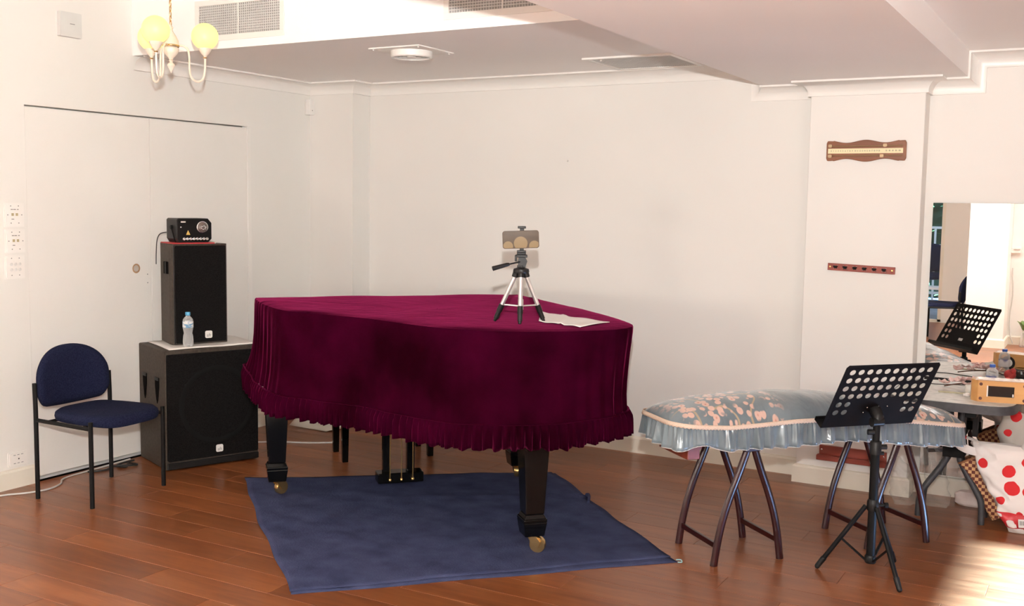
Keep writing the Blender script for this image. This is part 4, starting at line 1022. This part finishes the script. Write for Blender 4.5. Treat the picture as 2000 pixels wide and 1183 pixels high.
desk = dk.build('desk', mottle(mat('matt_black_sheet', (.006, .005, .005), .6, spec=.05), (.005, .004, .004), (.008, .006, .006), 12, 3), ms, solid=.0018, recalc=True)
pn = wv.cross(upv); fs_ = -1 if pn.dot(nv) > 0 else 1         # player side sign along local z
MB().box((-DW/2, -DH/2-.002, fs_*.001), (DW/2, -DH/2, fs_*.055), xfd).box((-DW/2, -DH/2, fs_*.053), (DW/2, -DH/2+.016, fs_*.055), xfd).build('page_lip', M['black_metal'], desk)
lab = MB().cbox((0, -.088, fs_*.0013), (.040, .018, .0006), xfd).build('printed_label', M['white_dim'], desk)
for (a, b) in ((-.042, -.062), (.012, -.058), (-.052, -.088), (.055, -.06)):
    MB().sphere((a, b, -fs_*.0025), .0032, 8, 5, xf=xfd).build('rivet', M['steel'], desk)
# tilt bracket and post
hubp = Vector((0, 0, .650)); bk_ = dc-upv*.075+back*.004
MB().tube([bk_, bk_.lerp(hubp, .4)+back*.02, hubp], [.026, .024, .018], 12).build('tilt_bracket', M['black_plastic'], ms)
MB().cyl(hubp-wv*.026, hubp+wv*.026, .019, 14).build('tilt_hinge', M['black_plastic'], ms)
MB().cyl((0, 0, .545), (0, 0, .645), .0145, 14).build('upper_post', M['black_metal'], ms)
MB().cyl((0, 0, .07), (0, 0, .565), .0185, 16).build('main_post', M['black_metal'], ms)
rt = _r0
MB().lathe([(.0235, .515), (.0235, .565), (.0195, .570)], n=16).build('collar', M['black_plastic'], ms)
MB().cyl(rt*.018+Vector((0, 0, .545)), rt*.045+Vector((0, 0, .545)), .011, 12).cyl(rt*.016+Vector((0, 0, .518)), rt*.034+Vector((0, 0, .518)), .008, 10).build('clamp_knob', M['black_plastic'], ms)
MB().cyl(-rt*.010+Vector((0, 0, .607)), -rt*.036+Vector((0, 0, .607)), .012, 12).build('clamp_knob', M['black_plastic'], ms)
MB().lathe([(.023, .275), (.025, .285), (.025, .312), (.020, .322)], n=16).build('leg_hub', M['black_plastic'], ms)
MB().cyl(rt*.02+Vector((0, 0, .297)), rt*.058+Vector((0, 0, .297)), .006, 10).cyl(rt*.048+Vector((0, 0, .297)), rt*.062+Vector((0, 0, .297)), .012, 12).build('leg_knob', M['black_plastic'], ms)
MB().lathe([(.0205, .050), (.024, .056), (.024, .078), (.020, .084)], n=16).build('strut_collar', M['black_plastic'], ms)
for k in range(3):
    a = math.atan2(4.449-SY, -1.01-SX)+k*2*math.pi/3; d = Vector((math.cos(a), math.sin(a), 0))
    ft = d*.212+Vector((0, 0, .012)); tp = d*.028+Vector((0, 0, .292))
    lg = MB().cyl(tp, ft, .0100, 10).build('leg', M['black_metal'], ms)
    MB().cyl(tp.lerp(ft, .86), tp.lerp(ft, .995), .0125, 10, .0115).sphere(ft+Vector((0, 0, 0)), .0115, 10, 6).build('rubber_foot', M['black_plastic'], lg)
    MB().tube([tp.lerp(ft, .52), d*.022+Vector((0, 0, .062))], .005, 6, flat=1.3).build('strut', M['black_metal'], lg)
    MB().sphere(tp.lerp(ft, .52)+Vector((0, 0, .0))+d*.004, .0055, 8, 5).build('rivet', M['steel'], lg)
# ================================================================== folding table and what is on it
TBX, TBY, TZT = -.625, 5.592, .632
tb = thing('folding_table', 'small grey folding table with speckled top against the mirror', 'table', (TBX, TBY, 0))
def sup(hx, hy, e=.36, n=64): return [(hx*math.copysign(abs(math.cos(2*math.pi*k/n))**e, math.cos(2*math.pi*k/n)), hy*math.copysign(abs(math.sin(2*math.pi*k/n))**e, math.sin(2*math.pi*k/n))) for k in range(n)]
MB().prism(sup(.288, .338), TZT-.042, TZT-.0015, smooth=True).build('rim', M['table_grey'], tb, bevel=.006)
MB().prism(sup(.281, .331), TZT-.0014, TZT).build('table_top', M['table_top'], tb)
MB().cbox((0, 0, .565), (.36, .05, .045)).cbox((.09, -.10, .57), (.05, .30, .035)).build('under_frame', M['black_metal'], tb, bevel=.003)
for sx in (-1, 1):
    for sy in (-1, 1):
        MB().tube(smooth_path([(sx*.030, sy*.03, .545), (sx*.030, sy*.03, .33), (sx*.042, sy*.033, .275), (sx*.120, sy*.06, .150), (sx*.142, sy*.07, .10), (sx*.146, sy*.075, .0)], 4), .0155, 10).build('leg', M['table_grey'], tb)
MB().cbox((0, 0, .335), (.10, .10, .05)).build('leg_hub', M['black_metal'], tb, bevel=.003)
MB().cbox((.105, -.16, .50), (.024, .03, .10)).build('hinge_bracket', M['black_metal'], tb, bevel=.002)
# wooden box radio
rb = thing('wooden_radio', 'small wooden box radio with dark display on the grey table', 'radio', (-.430, 5.435, TZT), R(11))
MB().prism([(-.118, -.020), (-.095, -.055), (.118, -.055), (.118, .055), (-.095, .055), (-.118, .025)], 0, .100).build('case', M['box_wood'], rb, bevel=.003)
MB().box((-.050, -.0575, .028), (.062, -.0552, .077)).build('display', mat('dark_display', (.012, .010, .010), .15), rb)
MB().box((-.056, -.0572, .026), (-.0505, -.0552, .078)).box((.054, -.0582, .030), (.060, -.0576, .044)).build('display_edge', M['white'], rb)
for x in (-.082, .106):
    for z in (.016, .084): MB().cyl((x, -.0588, z), (x, -.0552, z), .0075, 14).build('screw_plug', mat('plug_brown', (.10, .025, .012), .5), rb)
xb = frame((-.03, .055, .05), (-1, 0, 0), (0, 0, 1), (0, 1, 0))
sr = MB().lathe([(.036, 0), (.038, .003), (.030, .005), (.026, .003), (.012, .004)], n=28, xf=xb).build('speaker_ring', M['black_plastic'], rb)
MB().lathe([(.024, .0041), (.018, .0062), (.014, .005)], n=24, xf=xb).build('speaker_cone', M['white_dim'], sr)
tp_ = []
for i in range(17): tp_.append([Vector((-.105+.22*i/16, -.050+.10*j/8, .1015+.004*abs(math.sin(i*1.7+j))*(1 if 0 < j < 8 else .3))) for j in range(9)])
tag(MB().grid(tp_).build('plastic_film', M['clear_bag'], solid=.0008), 'crumpled clear film lying on top of the wooden radio', 'film')
bpy.data.objects['plastic_film'].location = (-.430, 5.435, TZT); bpy.data.objects['plastic_film'].rotation_euler = (0, 0, R(11))
b2 = bottle('small_bottle', 'small clear bottle with royal blue cap behind the wooden radio', (-.478, 5.64, TZT), .145, .0285, M['cap_navy'], None)
lb2 = mat('navy_label', (.05, .07, .18), .5)
MB().lathe([(.0293, .05), (.0293, .090)], n=28, caps=False).build('label_band', mottle(mat('pale_label', (.5, .5, .52), .5), (.10, .12, .25), (.62, .60, .60), 14, 2, lo=.42, hi=.5), b2)
# dark round pot and red thing
pt = thing('dark_bowl', 'glossy dark round pot beside the small bottle', 'pot', (-.385, 5.70, TZT))
MB().lathe([(.022, 0), (.040, .010), (.050, .028), (.046, .044), (.034, .052), (.030, .050), (.030, .020)], n=28).build('bowl', mat('dark_glaze', (.03, .022, .018), .1, spec=.8), pt)
MB().lathe([(.033, .050), (.036, .053), (.033, .056)], n=28, caps=False).build('rim', M['brass'], pt)
rbp = tag(MB().sphere((0, 0, .028), .030, 18, 10, (1, .9, .9)).sphere((.015, .012, .05), .015, 12, 8).build('red_flower_ball', mottle(mat('red_silk', (.45, .03, .03), .6), (.35, .015, .015), (.6, .06, .05), 40, 3)), 'red silk flower ball behind the small bottle', 'ornament'); rbp.location = (-.435, 5.79, TZT)
# blossom branch
bb = thing('blossom_branch', 'artificial pink blossom branch lying across the grey table', 'flower branch', (-.60, 5.72, TZT), R(-8))
MB().tube(smooth_path([(-.10, -.03, .006), (-.03, .0, .022), (.05, .01, .030), (.13, .02, .014)], 6), .003, 6).tube(smooth_path([(-.02, .0, .022), (.04, -.05, .02), (.09, -.06, .01)], 5), .0024, 6).build('twig', mat('twig_brown', (.09, .035, .02), .7), bb)
bl_m = mottle(mat('pink_petals', (.8, .6, .57), .7), (.70, .42, .40), (.88, .74, .70), 50, 2)
def blossom(c, r, tilt):
    m = MB()
    for k in range(5):
        a = 2*math.pi*k/5; xf_ = Matrix.Translation(c) @ Matrix.Rotation(tilt, 4, 'X') @ Matrix.Rotation(a, 4, 'Z')
        pr_ = [[Vector((r*(.1+.9*i/4), r*.5*math.sin(math.pi*(.12+.8*i/4))*(j/2-1), r*.35*(i/4)**2-r*.1*abs(j/2-1))) for j in range(5)] for i in range(5)]
        mm = MB().grid(pr_); m.add([xf_ @ Vector(p) for p in mm.v], mm.f, True)
    return m
for k, (x, y_, z, r_) in enumerate(((-.10, -.035, .022, .020), (-.055, -.02, .035, .022), (-.02, .012, .040, .024), (.015, -.015, .045, .025), (.045, .02, .042, .022), (.085, .015, .034, .022), (.02, -.055, .028, .022), (.065, -.06, .026, .023), (-.035, .035, .03, .018), (.12, .03, .028, .018), (-.01, -.04, .05, .018))):
    blossom(Vector((x, y_, z+.004)), r_*1.45, R((k*37) % 50-25)).build('blossom', bl_m, bb, solid=.0006)
ru = tag(MB().prism(rrect(.125, .022, .008), 0, .005).build('bamboo_slip', mottle(mat('pale_bamboo', (.42, .38, .24), .5), (.36, .33, .20), (.48, .43, .28), 20, 3), bevel=.001), 'pale flat bamboo slip on the table in front of the blossoms', 'slip')
ru.location = (-.645, 5.54, TZT+.0005); ru.rotation_euler = (0, 0, R(4))
tag(MB().tube(smooth_path([(-.86, 5.80, TZT+.003), (-.76, 5.76, TZT+.003), (-.66, 5.80, TZT+.003), (-.56, 5.84, TZT+.004), (-.535, 5.80, TZT+.012), (-.55, 5.77, TZT+.004)], 6), .0022, 6).build('thin_black_wire', M['cable_black']), 'thin black wire lying along the back of the grey table', 'wire')
cw2 = thing('white_cloth_puff', 'crumpled white tissue left of the wooden radio', 'tissue', (-.556, 5.535, TZT))
pf = MB().sphere((0, 0, .028), .033, 20, 12, (1.0, .8, .85)); rn = random.Random(3)
pf.v = [(x*(1+.12*math.sin(x*190+z*140)), y*(1+.12*math.sin(y*170+x*120)), max(.0005, z*(1+.08*math.sin(x*160)))) for x, y, z in pf.v]
pf.build('tissue', M['paper'], cw2)
ea = tag(MB().sphere((0, 0, .011), .011, 12, 8, (1.2, 1, 1)).sphere((-.014, .004, .008), .008, 10, 6).build('earphone_case', mat('pearl_white', (.75, .72, .7), .2)), 'tiny pearl-white bead beside the radio foot', 'bead'); ea.location = (-.566, 5.46, TZT+.0005)

# ================================================================== bags on the floor
def crumple(p, a, f, s=0): return a*(math.sin(p[0]*f+s)*math.sin(p[1]*f*1.3+p[2]*f*.9+1+s)+.5*math.sin(p[2]*f*2.1+p[0]*f*1.7+2*s))
def bagmesh(prof, n=56, e=.55, f=38, amp=.006, seed=0, zs=18):
    """prof: list of (z, cx, cy, hx, hy); a closed sack with squarish section"""
    P = []
    for i in range(zs+1):
        u = i/zs*(len(prof)-1); k = min(int(u), len(prof)-2); t = u-k
        P.append([prof[k][j]+(prof[k+1][j]-prof[k][j])*t for j in range(5)])
    rows = []
    for (z, cx, cy, hx, hy) in P:
        r = []
        for k in range(n):
            th = 2*math.pi*k/n; c, s = math.cos(th), math.sin(th)
            p = Vector((cx+hx*math.copysign(abs(c)**e, c), cy+hy*math.copysign(abs(s)**e, s), z))
            d = Vector((c, s, 0)); p += d*crumple(p, amp, f, seed); r.append(p)
        rows.append(r)
    m = MB().grid(rows, True, True); m.add(rows[0], [tuple(range(n))]); return m, rows
def dots_mat(name, base, trans):
    m = mat(name, base, .35, Transmission_Weight=trans, IOR=1.06); tc = nd(m, 'ShaderNodeTexCoord'); sx_ = nd(m, 'ShaderNodeSeparateXYZ'); ln(m, tc.outputs['Object'], sx_.inputs[0])
    cx_ = nd(m, 'ShaderNodeCombineXYZ'); ln(m, sx_.outputs[0], cx_.inputs[0]); ln(m, sx_.outputs[2], cx_.inputs[1])
    nz_ = nd(m, 'ShaderNodeTexNoise'); nz_.inputs['Scale'].default_value = 14; ln(m, tc.outputs['Object'], nz_.inputs[0])
    ad_ = nd(m, 'ShaderNodeVectorMath', operation='MULTIPLY_ADD'); ln(m, nz_.outputs['Color'], ad_.inputs[0]); ad_.inputs[1].default_value = (.022, .022, 0); ln(m, cx_.outputs[0], ad_.inputs[2])
    vo = nd(m, 'ShaderNodeTexVoronoi', voronoi_dimensions='2D'); vo.inputs['Scale'].default_value = 10.5; vo.inputs['Randomness'].default_value = .8; ln(m, ad_.outputs[0], vo.inputs[0])
    # only some cells carry a dot, of varying size
    sp = nd(m, 'ShaderNodeSeparateColor'); ln(m, vo.outputs['Color'], sp.inputs[0])
    mr = nd(m, 'ShaderNodeMapRange'); mr.inputs['To Min'].default_value = .14; mr.inputs['To Max'].default_value = .37; ln(m, sp.outputs[0], mr.inputs[0])
    lt = nd(m, 'ShaderNodeMath', operation='LESS_THAN'); ln(m, vo.outputs['Distance'], lt.inputs[0]); ln(m, mr.outputs[0], lt.inputs[1])
    mx = nd(m, 'ShaderNodeMix', data_type='RGBA'); ln(m, lt.outputs[0], mx.inputs[0]); mx.inputs[6].default_value = (*base, 1); mx.inputs[7].default_value = (.62, .035, .04, 1)
    ln(m, mx.outputs[2], bsdf(m).inputs['Base Color'])
    if trans:
        k = nd(m, 'ShaderNodeMath', operation='MULTIPLY_ADD'); ln(m, lt.outputs[0], k.inputs[0]); k.inputs[1].default_value = -trans; k.inputs[2].default_value = trans; ln(m, k.outputs[0], bsdf(m).inputs['Transmission Weight'])
    return m
M['dots'] = dots_mat('polka_dot_plastic', (.80, .76, .73), 0)
M['dots2'] = dots_mat('sheer_polka_dot_plastic', (.80, .78, .72), .35)
pb = thing('polka_dot_bag', 'white plastic carrier bag with red dots leaning on the floor', 'bag', (-.31, 5.50, 0))
m, rws = bagmesh([(.002, .055, 0, .095, .045), (.03, .05, 0, .112, .055), (.10, .030, .0, .125, .058), (.20, .0, .005, .150, .055), (.31, -.035, .012, .165, .046), (.39, -.065, .018, .165, .030), (.41, -.075, .020, .150, .018)], amp=.011, e=.36, f=46, n=96, zs=40)
m.build('sack', M['dots'], pb)
MB().tube(smooth_path([(-.19, -.004, .36), (-.245, -.02, .372), (-.285, -.02, .395), (-.262, .01, .425), (-.19, .02, .40)], 5), [.020]*21, 8, flat=.25).build('handle', M['dots'], pb)
MB().tube(smooth_path([(.0, -.03, .405), (.02, -.045, .445), (.06, -.03, .465), (.09, .0, .42)], 5), [.018]*16, 8, flat=.25).build('handle', M['dots'], pb)
bnd = []
for zz in (.028, .060, .095):
    k = min(range(len(rws)), key=lambda i: abs(rws[i][0].z-zz)); bnd.append([p+Vector((p.x-.045, p.y, 0)).normalized()*.0018 for p in rws[k][48:96]])
band_ = MB().grid(bnd).build('red_band', mat('red_print', (.60, .03, .04), .4), pb, solid=.0006)
xq = frame((.02, -.0675, .058), (1, 0, .1), (-.1, 0, 1), (0, -1, 0))
MB().prism(rrect(.040, .040, .002), 0, .0012, xf=xq).build('barcode_panel', M['white'], band_)
bc = MB()
for k in range(9): bc.cbox((-.014+.0034*k, .002, .0016), (.0012+.0008*(k % 3), .020, .0006), xq)
bc.build('barcode_bars', M['grey'], band_, kind='stuff')
# woven basket bag, leaning against it
def checker_mat():
    m = mat('woven_checker', (.5, .3, .15), .7); v = coords(m, (1, 1, 1))
    ck = nd(m, 'ShaderNodeTexChecker'); ck.inputs['Scale'].default_value = 62; ck.inputs['Color1'].default_value = (.62, .36, .17, 1); ck.inputs['Color2'].default_value = (.13, .025, .014, 1); ln(m, v, ck.inputs[0])
    ln(m, ck.outputs[0], bsdf(m).inputs['Base Color']); return m
wb = thing('woven_basket_bag', 'checkered brown and tan woven bag squeezed behind the dotted bag', 'bag', (-.455, 5.595, .0))
wm, wr = bagmesh([(.0, 0, 0, .055, .05), (.05, 0, 0, .062, .055), (.30, 0, 0, .072, .06), (.31, 0, 0, .070, .058)], amp=.002, e=.4)
sh_ = Matrix.Translation((0.068, 0, .045)) @ Matrix.Rotation(R(-29), 4, 'Y')
wm.v = [tuple(sh_ @ Vector(p)) for p in wm.v]
wm.build('weave', checker_mat(), wb)
rim = [sh_ @ p for p in wr[-1]]
MB().tube(rim[::2], .006, 6, False, True).build('rim', mat('basket_rim', (.30, .13, .06), .6), wb)
# sheer bag behind
sb2 = thing('sheer_dotted_bag', 'sheer plastic bag with red dots standing behind the carrier bag', 'bag', (-.205, 5.70, 0))
m, _r2 = bagmesh([(.002, 0, 0, .07, .05), (.06, 0, 0, .10, .07), (.25, -.03, 0, .15, .08), (.40, -.08, 0, .145, .07), (.47, -.13, 0, .095, .05), (.54, -.185, 0, .045, .022), (.565, -.21, 0, .015, .01)], amp=.012, f=30, seed=2)
m.build('sack', M['dots2'], sb2)
# clear plastic bags and pink-white packet by the wall
cb1 = thing('clear_plastic_bag', 'crinkled clear plastic bag on the floor by the pillar', 'bag', (-.872, 5.700, 0))
m, _ = bagmesh([(.002, 0, 0, .05, .045), (.04, .0, 0, .065, .055), (.15, -.01, .01, .060, .045), (.21, -.03, .015, .035, .03), (.235, -.045, .02, .012, .012)], amp=.010, f=60, seed=1, e=.8)
m.build('film', M['clear_bag'], cb1)
cb2 = thing('clear_plastic_bag', 'upright clear plastic bag beside the table leg', 'bag', (-.715, 5.755, 0))
m, _ = bagmesh([(.002, 0, 0, .055, .04), (.05, .0, 0, .060, .045), (.18, -.015, .02, .055, .03), (.27, -.04, .03, .05, .02), (.29, -.05, .03, .03, .012)], amp=.009, f=55, seed=4, e=.6)
m.build('film', M['clear_bag'], cb2)
wp = thing('pale_packet', 'pale pink-white packet on the floor against the skirting', 'packet', (-.545, 5.865, 0), R(-3))
m, _ = bagmesh([(.001, 0, 0, .085, .045), (.012, 0, 0, .098, .052), (.055, 0, 0, .092, .045), (.070, 0, 0, .075, .03)], amp=.004, f=45, seed=5, e=.5); m.add(_[-1], [tuple(range(56))])
m.build('wrapper', mottle(mat('pale_pink_paper', (.75, .62, .58), .6), (.68, .55, .52), (.80, .70, .66), 14, 3), wp)

# ================================================================== reflected side of the hall
ch2 = copy_tree(chair); ch2['label'] = 'navy stacking chair behind the photographer, seen only in the mirror'
ch2.location = (-1.50, -1.33, 0); ch2.rotation_euler = (0, 0, R(178))
ch3 = copy_tree(chair); ch3['label'] = 'dark chair out on the terrace, seen only in the mirror'
ch3.location = (-2.36, -4.75, 0); ch3.rotation_euler = (0, 0, R(95)); ch3.scale = (1.35, 1.35, 1.35)
for c in (chair, ch2, ch3): c['group'] = 'navy stacking chairs'
wt = thing('terrace_table', 'small white terrace table reflected in the mirror', 'table', (-2.12, -3.95, 0))
MB().cbox((0, 0, .43), (.42, .42, .03)).build('top', M['white'], wt, bevel=.004)
for a in (-.17, .17):
    for b_ in (-.17, .17): MB().frustum((a, b_, 0-.02), (.03, .03), (a, b_, .415), (.035, .035)).build('leg', M['grey'], wt)
rl = thing('terrace_railing', 'white terrace railing reflected in the mirror', 'railing', (-3.2, -7.0, -.02))
for z in (.15, .95, 1.25): MB().box((-2.2, -.02, z-.02), (2.2, .02, z+.02)).build('rail', M['white'], rl)
for k in range(12): MB().box((-2.2+.4*k-.015, -.015, 0), (-2.2+.4*k+.015, .015, 1.27)).build('post', M['white'], rl)
struct(MB().box((-2.78, -6.0, -.02), (-2.56, -5.78, 2.9)).build('wall_terrace_column', M['white']), 'white terrace column reflected in the mirror', 'column')
hg = thing('garden_hedge', 'green garden hedge beyond the terrace railing', 'hedge', (-3.4, -8.2, -.02))
rn = random.Random(5); lv = MB()
for k in range(1600):
    p = Vector((rn.uniform(-2.4, 2.4), rn.uniform(-.5, .5), rn.uniform(0, 2.6))); a, b_ = rn.uniform(0, 6.28), rn.uniform(-1, 1); d = Vector((math.cos(a), math.sin(a), b_))*.09; e_ = Vector((-math.sin(a), math.cos(a), rn.uniform(-.5, .5)))*.05
    lv.add([p-d, p+e_, p+d, p-e_], [(0, 1, 2, 3)])
lv.build('leaves', mottle(mat('hedge_green', (.08, .14, .03), .7), (.04, .08, .015), (.16, .24, .06), 3, 3), hg, kind='stuff')
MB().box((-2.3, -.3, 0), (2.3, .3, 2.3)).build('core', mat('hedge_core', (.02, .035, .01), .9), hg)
wl_ = thing('wall_bracket', 'small white bracket on the bright wall seen in the mirror', 'bracket', (-.985, -1.36, 1.075))
MB().cbox((0, .03, 0), (.17, .06, .05)).cbox((.05, .06, .035), (.08, .05, .03)).build('bracket_body', M['white'], wl_, bevel=.006)
tag(MB().tube(smooth_path([(-.975, -1.345, .88), (-.975, -1.343, .78), (-.965, -1.343, .70), (-.96, -1.34, .55), (-.975, -1.34, .35), (-.965, -1.335, .13), (-.93, -1.30, .02)], 5), .006, 6).build('wall_cable', M['cable_white']), 'pale cable running down the bright wall seen in the mirror', 'cable')
pv_ = thing('potted_plant', 'leafy plant in a glass vase seen at the mirror edge', 'plant', (-.80, -1.18, 0))
MB().lathe([(.05, 0), (.055, .02), (.04, .12), (.045, .16)], n=20).build('vase', M['clear'], pv_)
lfm = mottle(mat('leaf_green', (.10, .20, .04), .5), (.07, .15, .03), (.20, .30, .08), 12, 2)
for k in range(9):
    a = k*2.4; tip = Vector((math.cos(a)*.09, math.sin(a)*.09, .26+.03*(k % 3))); base = Vector((0, 0, .06)); rows_ = []
    for i in range(7):
        u = i/6; c = base.lerp(tip, u)+Vector((0, 0, .06*math.sin(math.pi*u))); wd = .028*math.sin(math.pi*max(.05, (u-.35)/.65))*(1 if u > .38 else .12)
        sd = Vector((-math.sin(a), math.cos(a), 0)); rows_.append([c-sd*wd, c+Vector((0, 0, -.004)), c+sd*wd])
    MB().grid(rows_).build('leaf', lfm, pv_, solid=.001)
